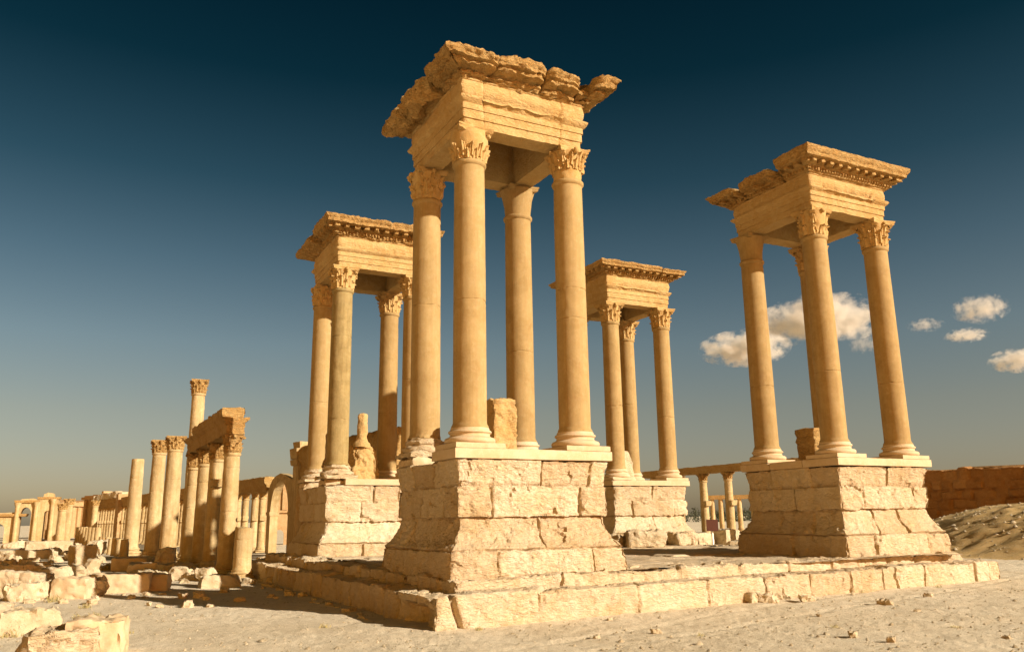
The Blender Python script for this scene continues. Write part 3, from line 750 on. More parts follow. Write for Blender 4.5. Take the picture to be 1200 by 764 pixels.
# ------------------------------------------------------------------ stepped platform
def make_platform():
    root = empty("stepped_platform", (7, 6, -.96)); tag(root, "low stepped platform of pale limestone blocks carrying the four stone towers", "platform")
    def rnd_joints(seed, L, lo, hi, first=None):
        rs = random.Random(seed); x = 0; r = []
        while True:
            x += rs.uniform(lo, hi)
            if x > L - lo*.6: break
            r.append(x/L)
        return r
    cor = [(-3.5, -4.0), (17.6, -2.85), (17.9, 18.2), (-3.75, 18.2)]
    pr = dense([(0.03, -1.15), (0, -.7), (0, -.30), (-.03, -.275), (-1.25, -.262)], .04)
    J = [[[.124, .262, .37, .47, .555, .635, .705, .735, .80, .865, .93, .965]], [rnd_joints(2, 21, 1.2, 2.2)], [rnd_joints(3, 21, 1.2, 2.2)], [rnd_joints(14, 22, .7, 1.6)]]
    def ex(P, SD, S, LL, Z):
        D = np.zeros(len(P))
        m = SD == 3                                            # the left step is far more worn
        D[m] += fbm(P[m], 1.1, 4, 77)*.10 - .03
        c = np.exp(-(np.hypot(P[:, 0] + 3.5, P[:, 1] + 4.0)/.8)**2)
        D -= c*np.clip(.25 + fbm(P, 1.5, 3, 8)*.5, 0, 1)*np.where(SD == 3, .50, .06)
        near = np.exp(-((P[:, 1] + 2.7)/1.0)**2)*(SD == 3)       # hollow worn under the corner of the left step
        D -= near*np.clip((-.48 + fbm(P, 1.8, 3, 9)*.12 - Z)/.10, 0, 1)*.55*np.clip(.6 + fbm(P, 1.2, 3, 12), .2, 1)
        gap = np.exp(-((P[:, 0] + 3.02 + (Z + .6)*.35)/.055)**2)*(SD == 0)
        D -= gap*.20
        return D
    P, Fs = sweep_quad(cor, pr, .036, J, None, 51, groove=.11, gw=.045, rough=.025, facets=.07, chip=.22, corner_chip=.2, block_off=.045, cap=False, extra=ex)
    mb = MB(); mb.add(P, Fs, sweep_quad.tone); mb.build("lower_step", MT['podium'], root, (7, 6, -.96))
    cor2 = [(-2.72, -3.2), (16.75, -2.05), (17.0, 17.4), (-2.95, 17.4)]
    pr = dense([(0.02, -.34), (0, -.2), (0, -.03), (-.04, -.004), (-1.1, .006)], .05)
    J = [[[.15, .24, .345, .46, .56, .66, .72, .80, .87, .945]], [rnd_joints(5, 20, 1.2, 2.2)], [rnd_joints(6, 20, 1.2, 2.2)], [rnd_joints(17, 20, .6, 1.4)]]
    def ex2(P, SD, S, LL, Z):
        D = np.zeros(len(P)); m = SD == 3
        D[m] += fbm(P[m], 1.2, 4, 78)*.12 - .03
        D[SD == 0] += fbm(P[SD == 0], .9, 4, 79)*.10
        return D
    P, Fs = sweep_quad(cor2, pr, .05, J, None, 61, groove=.09, gw=.05, rough=.03, facets=.09, chip=.30, corner_chip=.3, block_off=.06, cap=False, extra=ex2)
    mb = MB(); mb.add(P, Fs, sweep_quad.tone); mb.build("upper_step", MT['podium'], root, (7, 6, -.3))
    # earth and worn paving inside the ring of steps
    nx, ny = 230, 230; xs = np.linspace(-2.0, 16.2, nx); ys = np.linspace(-2.6, 16.6, ny)
    X, Y = np.meshgrid(xs, ys, indexing='ij'); PP = np.stack([X, Y, 0*X], 2).reshape(-1, 3)
    row = np.floor((PP[:, 1] + 3)/1.15 + fbm(PP, .4, 2, 3)*.10); wv = PP[:, 0]/1.7 + np.mod(row*.618, 1)*3 + fbm(PP, .5, 2, 4)*.1
    fy = np.abs(np.mod((PP[:, 1] + 3)/1.15 + fbm(PP, .4, 2, 3)*.10 + .5, 1) - .5)*1.15; fx = np.abs(np.mod(wv + .5, 1) - .5)*1.7
    hh = np.array([hsh(int(a), int(b)) for a, b in zip(row, np.floor(wv))])
    earth = np.clip(fbm(PP, .35, 3, 19)*2.2 + .1, 0, 1)                # drifts of soil over part of the slabs
    ptone = (hh*3.7 % 1 - .5)*(earth < .55); zz = (hh - .5)*.07 - .06*np.clip(1 - np.minimum(fx, fy)/.07, 0, 1) + facet(PP, 1.8, 12)*.025
    PP[:, 2] = -.015 + np.maximum(zz, -.05 + earth*.07 + fbm(PP, 1.5, 3, 9)*.012)
    mb = MB(); mb.add(PP, grid_faces(nx, ny), ptone); mb.build("paving", MT['paving'], root, (7, 6, 0), sharp=35)
make_platform()

# ------------------------------------------------------------------ stones lying or standing inside the towers
def single_rock(name, size, loc, rz, label, cat, seed, mat='rubble', res=.07, rnd=.05, rough=.05, cuts=4, cd=.2, taper=(1, 1), rx=0, ry=0, group=None):
    P, Fs = rock_box(size, res, rnd, rough, seed, cuts, cd, taper)
    mb = MB(); mb.add(P, Fs); o = mb.build(name, MT[mat]); o.location = loc; o.rotation_euler = (rx, ry, rz)
    return tag(o, label, cat, group)
single_rock("statue_pedestal", (.74, .62, 1.56), (-.06, -.28, 3.07), .05, "rough upright stone block standing between the columns of the nearest tower", "stone block", 21, 'entab', .05, .05, .05, 4, .2)
def statue_stump():
    x, y, z = 0.30, 13.8, 2.99
    root = empty("broken_statue", (x, y, z)); tag(root, "broken pale statue stump like a bottle inside the rear left tower", "statue")
    P, Fs = rock_box((1.2, .9, 1.5), .06, .12, .08, 31, 6, .35, (.85, .8)); mb = MB(); mb.add(xf(P, (x, y, z), .1), Fs); mb.build("pedestal", MT['entab'], root, (x, y, z))
    prof = [(.40, 0), (.36, .15), (.26, .28), (.215, .45), (.22, .9), (.205, 1.2), (.21, 1.36), (.17, 1.43), (.08, 1.46)]
    prof = dense(prof, .07)
    P, Fs = lathe(prof, 24, lambda P: P + vfbm(P, 3.5, 3, 3)*.06); mb = MB(); mb.add(xf(P, (x - .05, y, z + 1.44), 0, .02), Fs)
    mb.build("stump", MT['entab'], root, (x, y, z + 1.4))
statue_stump()
single_rock("statue_pedestal", (.80, .8, 1.55), (14.25, 14.3, 3.07), .1, "pale upright stone block leaning near the column of the far tower", "stone block", 41, 'podium', .06, .06, .05, 4, .25, (.8, .85))
def pedestal_b():
    x, y, z = 15.25, 2.2, 3.17
    prof = dense([(.44, 0), (.44, .1), (.40, .3), (.43, .6), (.46, .95), (.41, 1.1), (.45, 1.25), (.46, 1.42), (.3, 1.46)], .06)
    P, Fs = sweep_quad([(x - .5, y - .05), (x + .5, y - .05), (x + .5, y + .05), (x - .5, y + .05)], prof, .07, None, None, 5, rough=.045, corner_chip=.2)
    P[:, 2] += z; mb = MB(); mb.add(P, Fs); o = mb.build("statue_pedestal", MT['cornice'], None, (x, y, z))
    tag(o, "worn waisted stone pedestal half hidden behind the front column of the right hand tower", "pedestal")
pedestal_b()
single_rock("stone_block", (1.9, 1.1, .75), (12.6, 10.5, 0), -.35, "fallen stone block lying before the podium of the far tower", "stone block", 51, 'podium', .06, .12, .07, 5, .35)
single_rock("stone_block", (.9, .8, .55), (11.55, 11.2, 0), .4, "small shaded boulder left of the fallen block by the far tower", "stone block", 52, 'podium', .06, .14, .07, 5, .3)
single_rock("stone_block", (1.5, .9, .6), (15.4, 11.4, 0), .2, "low eroded stone block right of the fallen block by the far tower", "stone block", 53, 'podium', .06, .12, .07, 5, .3)


# ------------------------------------------------------------------ surroundings: ground points and bearings measured from the photograph
def ray_dir(px, py): return _f2 + _r3*(px - 600)/F_PX - _u3*(py - 382)/F_PX
def gpt(px, py, z=-.96):
    d = ray_dir(px, py); q = CAMP + d*(z - CAMP[2])/d[2]; return float(q[0]), float(q[1])
def gpt2(px, py):
    z = -.95
    for _ in range(6):
        x, y = gpt(px, py, z); z = gz(x, y)
    return x, y
def bearing(px, dist):
    d = ray_dir(px, 612); h = math.hypot(d[0], d[1]); return float(CAMP[0] + d[0]/h*dist), float(CAMP[1] + d[1]/h*dist)
G0 = -.96

def standing_column(name, x, y, z, h, r, cap, label, seed, base=True, group=None, bracket=None, cracks=(.3, .55, .8), taper=.88, cap_h=None, broken=False, lean=0):
    root = empty(name, (x, y, z)); tag(root, label, "column", group)
    k = r/.445; bh = .5*k if base else 0; ch = (cap_h or 1.0*k*1.05) if cap else 0
    sh = h - bh - ch
    mb = MB(); P, Fs = shaft_mesh(seed, cracks, .03, r, r*taper, sh, 28, .22, bool(cap), .02)
    if broken: P[:, 2] += np.where(P[:, 2] > sh - .02, fbm(P, 2.2, 3, seed)*.18*k, 0)
    mb.add(xf(P, (x, y, z + bh)), Fs); sh_o = mb.build("shaft", MT['colonnade'], root, (x, y, z + bh))
    if base:
        b = base_mesh(seed, .05); mb = MB(); mb.add(xf(b.verts()*np.array([k, k, k*.91]), (x, y, z)), b.f); mb.build("column_base", MT['colonnade'], root, (x, y, z))
    if cap:
        b = capital_mesh(cap, seed, r*taper, ch); mb = MB(); mb.add(xf(b.verts(), (x, y, z + bh + sh - .005)), b.f); mb.build("capital", MT['cornice'], root, (x, y, z + bh + sh))
    if bracket:
        P, Fs = rock_box((r*1.5, r*1.1, .42), .1, .04, .02, seed, 2, .08, (1.15, 1.25)); mb = MB()
        mb.add(xf(P, (x, y - r*1.05, z + bracket)), Fs); mb.build("bracket", MT['colonnade'], root, (x, y - r*1.05, z + bracket))
    return root
def beam(name, p0, p1, prof, label, cat, mat='cornice', rough=.04, res=.14, seed=1, chips=(), kind_parts=None):
    """a straight run of masonry with a closed cross-section [(offset to the left of the run, z)]"""
    d = np.array(p1, float) - np.array(p0, float); L = float(np.hypot(*d)); d = d/L
    prof = dense(prof + [prof[0]], .25)[:-1]
    P, Fs = extrude_block((p0[0], p0[1], 0), d, prof, 0, L, res=res, seed=seed, rough=rough, chips=chips)
    mb = MB(); mb.add(P, Fs); o = mb.build(name, MT[mat], None, (p0[0], p0[1], prof[0][1]))
    return tag(o, label, cat)
def box_prof(w, z0, z1, lip=.0):
    return [(-w, z0), (w, z0), (w, z0 + (z1 - z0)*.55), (w + lip, z0 + (z1 - z0)*.7), (w + lip, z1), (0, z1 + .02), (-w - lip, z1), (-w - lip, z0 + (z1 - z0)*.7), (-w, z0 + (z1 - z0)*.55)]

# nearest row of the great colonnade, running away beside the street
standing_column("standing_column", -4.35, 14.6, G0, 2.1, .36, None, "short broken column stump nearest the camera beside the four joined columns", 101, cracks=(.3, .72), taper=.94, broken=True)
RK = "four columns joined by one broken beam"
standing_column("standing_column", -4.4, 18.4, G0, 6.19, .39, 'worn', "thickest front column of the four under the broken beam", 102, cracks=(.25, .47, .86), cap_h=.8, group=RK)
standing_column("standing_column", -4.42, 22.95, G0, 6.19, .38, 'worn', "second column under the broken beam with a square bracket on its front", 103, bracket=4.0, cap_h=.8, group=RK)
standing_column("standing_column", -4.5, 26.7, G0, 6.19, .38, 'worn', "third column under the broken beam with a dark scar halfway up", 104, cap_h=.8, group=RK)
standing_column("standing_column", -4.65, 30.0, G0, 6.19, .38, 'worn', "rearmost column under the broken beam with an overhanging capital", 105, cap_h=.8, group=RK)
bt = empty("broken_beam", (-4.5, 24.2, 5.22)); tag(bt, "broken stone beam of two courses lying across the four columns", "beam")
def beam_part(name, p0, p1, prof, parent, mat, seed, rough=.05, chips=()):
    d = np.array(p1, float) - np.array(p0, float); L = float(np.hypot(*d)); d = d/L
    prof = dense(prof + [prof[0]], .2)[:-1]
    P, Fs = extrude_block((p0[0], p0[1], 0), d, prof, 0, L, res=.14, seed=seed, rough=rough, chips=chips)
    mb = MB(); mb.add(P, Fs); return mb.build(name, MT[mat], parent, (p0[0], p0[1], prof[0][1]))
beam_part("architrave", (-4.4, 17.95), (-4.66, 30.5), [(-.40, 5.235), (.40, 5.235), (.40, 5.55), (.45, 5.6), (.45, 5.78), (.62, 5.92), (.62, 6.02), (-.62, 6.02), (-.62, 5.92), (-.45, 5.78), (-.45, 5.6), (-.40, 5.55)], bt, 'cornice', 5)
beam_part("upper_course", (-4.42, 18.7), (-4.6, 28.2), [(-.42, 6.03), (.42, 6.03), (.5, 6.3), (.46, 6.52), (0, 6.56), (-.46, 6.52), (-.5, 6.3)], bt, 'cornice', 6, .07)
standing_column("standing_column", -4.3, 33.6, G0, 11.05, .44, 'carved', "tallest lone column rising behind the broken beam with a carved capital", 106, cap_h=.85, cracks=(.2, .5, .72))
standing_column("standing_column", -5.1, 37.0, G0, 7.8, .52, 'carved', "right hand thicker column of the capital topped pair", 107, cap_h=.85, cracks=(.35, .7))
standing_column("standing_column", -5.75, 40.6, G0, 7.85, .48, 'carved', "left hand slimmer column of the capital topped pair", 108, cap_h=.85, cracks=(.3, .6))
standing_column("standing_column", *bearing(155.5, 70), G0, 7.1, .52, None, "lone smooth column without capital left of the tall pair", 109, cracks=(.3, .78), taper=.84)
for i in range(7):
    y = 43.5 + i*3.3
    standing_column("column_stump", -7.25 - .045*(y - 43), y, G0, 1.25, .30, None, "short column stump in the low row left of the lone smooth column", 120 + i, base=False, group="low row of column stumps", cracks=(), broken=True)
for i in range(8):
    y = 74 + i*4.6
    standing_column("column_stump", -7.6 - .05*(y - 60), y, G0, 2.0, .32, None, "tiny distant column stump in front of the far colonnade", 130 + i, base=False, group="distant column stumps", cracks=(), broken=True)

# long colonnade behind, one lintel over many columns
def LX(y): return 3.9 - (y - 38)*.137
proto = standing_column("colonnade_column", LX(47.4), 47.4, G0, 4.62, .30, 'plain', "slim column of the long colonnade next to the arch", 150, cap_h=.4, base=True, bracket=2.4, group="columns of the long colonnade")
LROW = "slim column standing in the long colonnade under its shaded lintel"
ys = [49.2, 51.6, 53.6] + [55.6 + 2.0*i for i in range(34)]
for i, y in enumerate(ys):
    c = copy_tree(proto); c.location = (LX(y), y, G0); c["label"] = LROW
    c.rotation_euler[2] = (i % 3 - 1)*.05
    if i == 0: c["label"] = "second slim column of the long colonnade counted from the arch"
    if 24 < i: c["label"] = "distant thin column at the far end of the long colonnade"
beam("colonnade_lintel", (LX(45.6), 45.6), (LX(101), 101), [(-.36, 3.67), (.36, 3.67), (.36, 4.1), (.52, 4.3), (.52, 4.75), (0, 4.82), (-.52, 4.75), (-.52, 4.3), (-.36, 4.1)], "long shaded stone lintel carried by the slim colonnade columns", "lintel", seed=11, rough=.06, res=.3)
beam("colonnade_lintel", (LX(103.4), 103.4), (LX(124), 124), [(-.36, 3.67), (.36, 3.67), (.36, 4.1), (.52, 4.3), (.52, 4.75), (0, 4.82), (-.52, 4.75), (-.52, 4.3), (-.36, 4.1)], "far crumbling end of the colonnade lintel beyond the dark pier", "lintel", seed=12, rough=.10, res=.3)
single_rock("stone_pier", (1.3, 1.5, 6.2), (LX(102.2) - .2, 102.2, G0), .13, "dark square pier interrupting the long colonnade", "pier", 160, 'temple', .3, .05, .05, 2, .2)
for i in range(9):
    y = 104.5 + i*2.3
    single_rock("stone_block", (1.0, 1.3, .7 + .3*hsh(i)), (LX(y), y, 4.78), hsh(i, 2), "loose sunlit block on top of the far colonnade lintel", "stone block", 170 + i, 'rubble', .2, .1, .06, 3, .25, group="loose blocks on the far lintel")

def arch_wall(name, p0, p1, depth, outline_h, op, mat, label, cat, base=G0, parts=None):
    """upright wall along p0-p1 with one arched opening op=(start, width, spring height, rise); outline_h = list of (distance, height) for the top"""
    d = np.array(p1, float) - np.array(p0, float); L = float(np.hypot(*d)); d = d/L; n = np.array([d[1], -d[0]])
    a, w, sp, rise = op
    pts = [(0, 0)]
    if a > 0: pts.append((a, 0))
    pts += [(a, sp)] if a > 0 else [(0, sp)]
    for i in range(1, 16):
        th = math.pi*(1 - i/16); pts.append((a + w/2 + math.cos(th)*w/2, sp + math.sin(th)*rise))
    pts += [(a + w, sp), (a + w, 0), (L, 0)] + [(t, h) for t, h in reversed(outline_h)]
    if a <= 0: pts = pts[1:]
    bm = bmesh.new(); vs_ = []
    for sgn in (1, -1):
        row = []
        for t, h in pts:
            row.append(bm.verts.new((p0[0] + d[0]*t + n[0]*depth/2*sgn, p0[1] + d[1]*t + n[1]*depth/2*sgn, base + h)))
        vs_.append(row)
    bm.faces.new(vs_[0]); bm.faces.new(list(reversed(vs_[1])))
    m = len(pts)
    for i in range(m): bm.faces.new((vs_[0][i], vs_[1][i], vs_[1][(i + 1) % m], vs_[0][(i + 1) % m]))
    bmesh.ops.recalc_face_normals(bm, faces=bm.faces)
    bmesh.ops.triangulate(bm, faces=bm.faces)
    me = bpy.data.meshes.new(name); bm.to_mesh(me); bm.free(); me.materials.append(MT[mat])
    o = bpy.data.objects.new(name, me); COL.objects.link(o)
    return tag(o, label, cat)
def moulded(name, size, loc, rz, parent, seed, mat='colonnade', taper=(1.1, 1.1)):
    P, Fs = rock_box(size, .12, .03, .02, seed, 1, .06, taper); mb = MB(); mb.add(xf(P, loc, rz), Fs); return mb.build(name, MT[mat], parent, loc)
ar = arch_wall("stone_arch", (LX(45.4), 45.4), (LX(40.0), 40.0), .62, [(0, 4.6), (.35, 5.0), (.9, 5.45), (1.6, 5.7), (2.6, 5.85), (3.6, 5.7), (4.3, 5.5), (5.0, 5.3), (5.44, 5.3)], (.75, 3.75, 2.9, 2.4), 'colonnade', "slender round arch open to the sky at the near end of the long colonnade", "arch")
moulded("impost", (.72, .8, .32), (LX(45.0), 45.0, G0 + 2.75), .136, ar, 201)
moulded("impost", (.72, .8, .32), (LX(40.5), 40.5, G0 + 2.75), .136, ar, 202)
t = empty("stone_pier", (LX(39.2), 39.2, G0)); tag(t, "tall square pier with moulded cap and stacked blocks beside the round arch", "pier")
P, Fs = rock_box((1.1, 1.0, 6.2), .18, .03, .03, 205, 1, .1); mb = MB(); mb.add(xf(P, (LX(39.2), 39.2, G0), .13), Fs); mb.build("pier_shaft", MT['colonnade'], t, (LX(39.2), 39.2, G0))
moulded("pier_cap", (1.35, 1.25, .45), (LX(39.2), 39.2, 5.22), .13, t, 206)
moulded("stacked_block", (1.6, 1.3, .75), (LX(39.0), 39.0, 5.68), .13, t, 207)
moulded("stacked_block", (1.3, 1.1, .5), (LX(38.9), 38.9, 6.4), .2, t, 208)
standing_column("standing_column", LX(37.6), 37.6, G0, 5.4, .42, 'worn', "stout column between the square pier and the rear left tower", 209, cap_h=.6)
beam("colonnade_lintel", (LX(38.3), 38.3), (LX(24.5), 24.5), [(-.5, 4.4), (.5, 4.4), (.5, 5.3), (.7, 5.6), (.7, 6.1), (.45, 6.5), (0, 6.62), (-.45, 6.5), (-.7, 6.1), (-.7, 5.6), (-.5, 5.3)], "heavy shaded lintel seen behind the columns of the rear left tower", "lintel", seed=14, rough=.09, res=.2)
for i, y in enumerate((35.2, 32.6, 30.0, 27.4, 25.0)):
    c = standing_column("standing_column", LX(y), y, G0, 5.36, .42, 'worn', "stout column half hidden behind the rear left tower", 210 + i, cap_h=.6, group="stout columns behind the rear left tower")
# wall of the theatre seen through the arch
def theatre():
    x, y = bearing(331, 92); o = empty("theatre_wall", (x, y, G0)); tag(o, "stepped brown wall with a niche seen through the round arch", "wall")
    w = arch_wall("wall_face", (x - 2.6, y + .6), (x + 3.2, y - .6), 1.2, [(0, 4.6), (.9, 4.6), (.95, 5.9), (1.9, 5.95), (1.95, 7.0), (3.2, 7.05), (3.25, 6.2), (5.9, 6.1)], (1.9, .95, 1.0, .5), 'temple', None, None, G0 + .0)
    adopt(w, o)
    moulded("ledge", (6.4, 1.7, .28), (x + .3, y, G0 + 3.2), -.2, o, 220, 'temple', (1, 1)); 
    m2 = arch_wall("niche", (x - .2, y - .45), (x + 1.6, y - .8), .5, [(0, 2.3), (1.8, 2.3)], (.5, .8, 1.1, .4), 'temple', None, None, G0 + 3.5); adopt(m2, o)
theatre()

# far left: monumental arch and walls of the temple
x, y = bearing(29, 135)
ma = empty("monumental_arch", (x, y, G0)); tag(ma, "distant sunlit triple arch at the far left end of the street", "arch")
for nm, a, b, hh, op in (("side_arch", -5.2, -1.25, [(0, 3.9), (1.9, 4.5), (3.95, 4.6)], (1.3, 1.7, 2.1, .85)), ("main_arch", -1.2, 1.5, [(0, 6.1), (.7, 6.6), (2.0, 6.7), (2.7, 6.5)], (.62, 1.35, 4.2, 1.15)), ("side_arch", 1.55, 3.9, [(0, 6.6), (.45, 6.65), (.5, 7.35), (1.0, 7.6), (1.7, 7.45), (1.75, 6.9), (2.35, 6.8)], (.75, .85, 4.4, .4))):
    hh = [(t_, h_*.88) for t_, h_ in hh]; op = (op[0], op[1], op[2]*.88, op[3]*.88); w = arch_wall(nm, (x + a, y - a*.05), (x + b, y - b*.05), 2.4, hh, op, 'colonnade', None, None); adopt(w, ma)
for q, (dx, h) in enumerate(((-1.0, 5.3), (1.25, 5.4), (3.2, 5.8))):
    P, Fs = lathe([(.34, 0), (.28, .2), (.27, h - .6), (.42, h - .1), (.42, h)], 14); mb = MB(); mb.add(xf(P, (x + dx, y - 1.5, G0)), Fs); mb.build("engaged_column", MT['colonnade'], ma, (x + dx, y - 1.5, G0))
for q, (dx, w_) in enumerate(((-1.9, 4.0), (.15, 2.9), (2.7, 2.6))):
    moulded("cornice", (w_, 2.9, .35), (x + dx, y, G0 + (3.5, 5.3, 5.75)[q]), -.05, ma, 230 + q, 'cornice')
def temple(px0, px1, dist, h, label, seed, pil=0, mat='temple', depth=6, tilt=0.0, crumb=.5):
    a = np.array(bearing(px0, dist)); b = np.array(bearing(px1, dist + tilt)); L = float(np.hypot(*(b - a))); d = (b - a)/L; n = np.array([d[1], -d[0]])
    o = empty("temple_wall", (a[0], a[1], G0)); tag(o, label, "ruin")
    rs = random.Random(seed); top = []; t_ = 0
    while t_ < L:
        top.append((t_, h + rs.uniform(-crumb, .15))); t_ += rs.uniform(.8, 2.2); top.append((min(t_, L), top[-1][1]))
    pr = [(0, G0 - .3), (depth, G0 - .3), (depth, G0 + h*.9), (0, G0 + h*.9)]
    bm = bmesh.new(); rows = []
    pts = [(0, -.3), (L, -.3)] + list(reversed(top))
    for k in (0, 1):
        rows.append([bm.verts.new((*(a + d*t0 - n*depth*k), G0 + z0)) for t0, z0 in pts])
    bm.faces.new(rows[0]); bm.faces.new(list(reversed(rows[1])))
    for i in range(len(pts)): bm.faces.new((rows[0][i], rows[1][i], rows[1][(i + 1) % len(pts)], rows[0][(i + 1) % len(pts)]))
    bmesh.ops.remove_doubles(bm, verts=bm.verts, dist=.001); bmesh.ops.recalc_face_normals(bm, faces=bm.faces); bmesh.ops.triangulate(bm, faces=bm.faces)
    me = bpy.data.meshes.new("wall_face"); bm.to_mesh(me); bm.free(); me.materials.append(MT[mat]); w = bpy.data.objects.new("wall_face", me); COL.objects.link(w); adopt(w, o)
    ang = math.atan2(d[1], d[0])
    for i in range(pil):
        q = a + d*L*(i + .5)/pil + n*.12
        P, Fs = rock_box((.55, .5, h*.82), .5, .04, .02, seed + i, 0); mb = MB(); mb.add(xf(P, (q[0], q[1], G0), ang), Fs); mb.build("pilaster", MT[mat], o, (q[0], q[1], G0))
    q = a + d*L/2 + n*.15
    P, Fs = rock_box((L*1.01, .7, .45), .5, .05, .04, seed + 50, 0); mb = MB(); mb.add(xf(P, (q[0], q[1], G0 + h*.84), ang), Fs); mb.build("cornice", MT[mat], o, (q[0], q[1], G0 + h*.84))
    return o
temple(54, 76, 150, 5.9, "brown temple wall block right of the distant triple arch", 301, 2, 'temple', 6, 0)
temple(74, 104, 172, 6.6, "long pilastered temple wall filling the gap in the far distance", 302, 5, 'temple', 6, 6)
temple(96, 118, 150, 7.2, "shaded pylon with broken top at the far end of the colonnade", 303, 3, 'temple', 6, -4)
for px, dd, h, lb in ((72, 92, 4.3, "left slim pillar of the sunlit pair before the temple wall"), (79, 94, 4.8, "right slim pillar of the sunlit pair before the temple wall"), (110, 118, 5.2, "single sunlit pillar before the shaded pylon")):
    x, y = bearing(px, dd); standing_column("standing_column", x, y, G0, h, .40, 'worn', lb, int(px), base=True, cap_h=.6)

# colonnade between the far tower and the right tower
XB = 36.7
lab = {29.0: "slim column with a bracket closest to the right hand tower in the background gap", 31.8: "slim bracketed column in the middle of the gap between the two right towers", 35.0: "slim column just right of the far tower in the background gap"}
bgc = None
for i, y in enumerate((24.0, 29.0 - .0, 31.9, 35.0, 38.2, 41.4)):
    lb = ["slim background column hidden behind the right hand tower", lab[29.0], lab[31.8], lab[35.0], "slim background column hidden behind the far tower", "slim background column hidden behind the far tower"][i]
    c = standing_column("colonnade_column", XB, y, -.75, 5.55, .36, 'carved', lb, 320 + i, base=True, cap_h=.55, taper=.86, bracket=2.9, group="background colonnade between the right towers")
beam("colonnade_lintel", (XB, 43.0), (XB, 22.0), [(-.42, 4.82), (.42, 4.82), (.42, 5.25), (.5, 5.3), (.5, 5.42), (-.5, 5.42), (-.5, 5.3), (-.42, 5.25)], "thin shaded lintel bridging the background columns between the right towers", "lintel", seed=21, rough=.03, res=.25)
for i, px in enumerate((846, 857, 868, 836)):
    x, y = bearing(px, 128)
    standing_column("colonnade_column", x, y, -.9, 4.6, .36, None, ["thin tiny column under the distant low lintel", "thin tiny column under the distant low lintel", "thin tiny column under the distant low lintel", "thin tiny column under the distant low lintel"][i], 340 + i, group="tiny distant columns under the low lintel")
a, b = bearing(832, 128), bearing(885, 128)
beam("colonnade_lintel", a, b, box_prof(.4, 3.68, 4.25), "distant low lintel over tiny thin columns seen through the gap", "lintel", seed=22, rough=.03, res=.4)
def sign():
    x, y = bearing(834, 47)
    o = empty("information_sign", (x, y, -.9)); tag(o, "small dark red sign board on a white post between the right towers", "sign")
    mb = MB(); P, Fs = rock_box((.09, .09, 1.75), .4, .01, .0, 1, 0); mb.add(xf(P, (x, y, -.9)), Fs); mb.build("post", MT['signwhite'], o, (x, y, -.9))
    mb = MB(); P, Fs = rock_box((.62, .06, .6), .2, .01, .0, 2, 0); mb.add(xf(P, (x - .05, y - .09, .55), -.6), Fs); mb.build("board", MT['signred'], o, (x - .05, y - .09, .55))
sign()

# long brown wall on the right, in shade, with coursed blocks
def long_wall():
    x0, y0, y1 = 50.0, -8.0, 34.0
    rs = random.Random(9); J = [[[], [], [], [], [], []], [[] for _ in range(6)], [[] for _ in range(6)], []]
    for c in range(6):
        q = rs.uniform(.01, .03); js = []
        while q < .99: js.append(q); q += rs.uniform(.022, .05)
        J[3].append(js)
    zj = [-1.2, .75, 1.55, 2.3, 3.0, 3.75, 4.6]
    pr = dense([(0, -1.2), (0, 4.4), (.05, 4.42), (.05, 4.6), (-.5, 4.65)], .14)
    def ex(P, SD, S, LL, Z): return np.where(Z > 4.5, fbm(P, .5, 3, 3)*.15, 0)
    P, Fs = sweep_quad([(x0, y0), (x0 + 1.2, y0), (x0 + 1.2, y1), (x0, y1)], pr, .16, J, zj, 71, groove=.16, gw=.22, rough=.06, chip=.15, corner_chip=.2, block_off=.09, cap=True, extra=ex)
    P[:, 2] += np.where(P[:, 2] > 4.2, fbm(P, .25, 3, 13)*.25, 0)
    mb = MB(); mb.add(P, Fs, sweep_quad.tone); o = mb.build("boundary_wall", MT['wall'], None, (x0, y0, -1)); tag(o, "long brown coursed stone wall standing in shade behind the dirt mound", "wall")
long_wall()
def mound():
    n = 190; xs = np.linspace(26, 72, n); ys = np.linspace(-28, 32, n); X, Y = np.meshgrid(xs, ys, indexing='ij')
    PP = np.stack([X, Y, 0*X], 2).reshape(-1, 3)
    u = np.clip(1 - np.hypot((PP[:, 0] - 48)/19.0, (PP[:, 1] - 2)/24.0)**2, -.5, 1)
    uu = np.clip(u*1.25, 0, 1); h = np.where(u > 0, uu*uu*(3 - 2*uu), u*1.2)*2.75
    mound.h = None
    PP[:, 2] = -.95 + h + fbm(PP, .35, 3, 5)*.12*np.clip(u*3, 0, 1) + fbm(PP, 1.6, 4, 6)*.05*np.clip(u*3, 0, 1) + facet(PP, 1.7, 6, .8, .7)*.06*np.clip(u*3, 0, 1)
    for k, off in enumerate((0, 1.7)):                              # wheel ruts climbing the bank
        dd = np.abs((PP[:, 1] - (5.0 + off)) - (PP[:, 0] - 36)*-.35 - np.sin(PP[:, 0]*.25)*.5)
        PP[:, 2] -= .09*np.exp(-(dd/.35)**2)*np.clip(u*4, 0, 1)
    rg = np.random.default_rng(3); pick = rg.choice(np.nonzero(u > .02)[0], 5200); mound.pts = PP[pick] + rg.uniform(-.12, .12, (5200, 3))*np.array([1, 1, 0])
    mb = MB(); mb.add(PP, grid_faces(n, n)); o = mb.build("dirt_mound", MT['mound'], sharp=None); tag(o, "bare dirt bank with wheel ruts in front of the brown wall", kind="structure")
MT['mound'] = mat_stone("brown_dirt", [(.68, .48, .22), (.60, .41, .16), (.74, .55, .29)], .6, 2.5, 1, (.26, .18, .09), .6, .6)
mound()

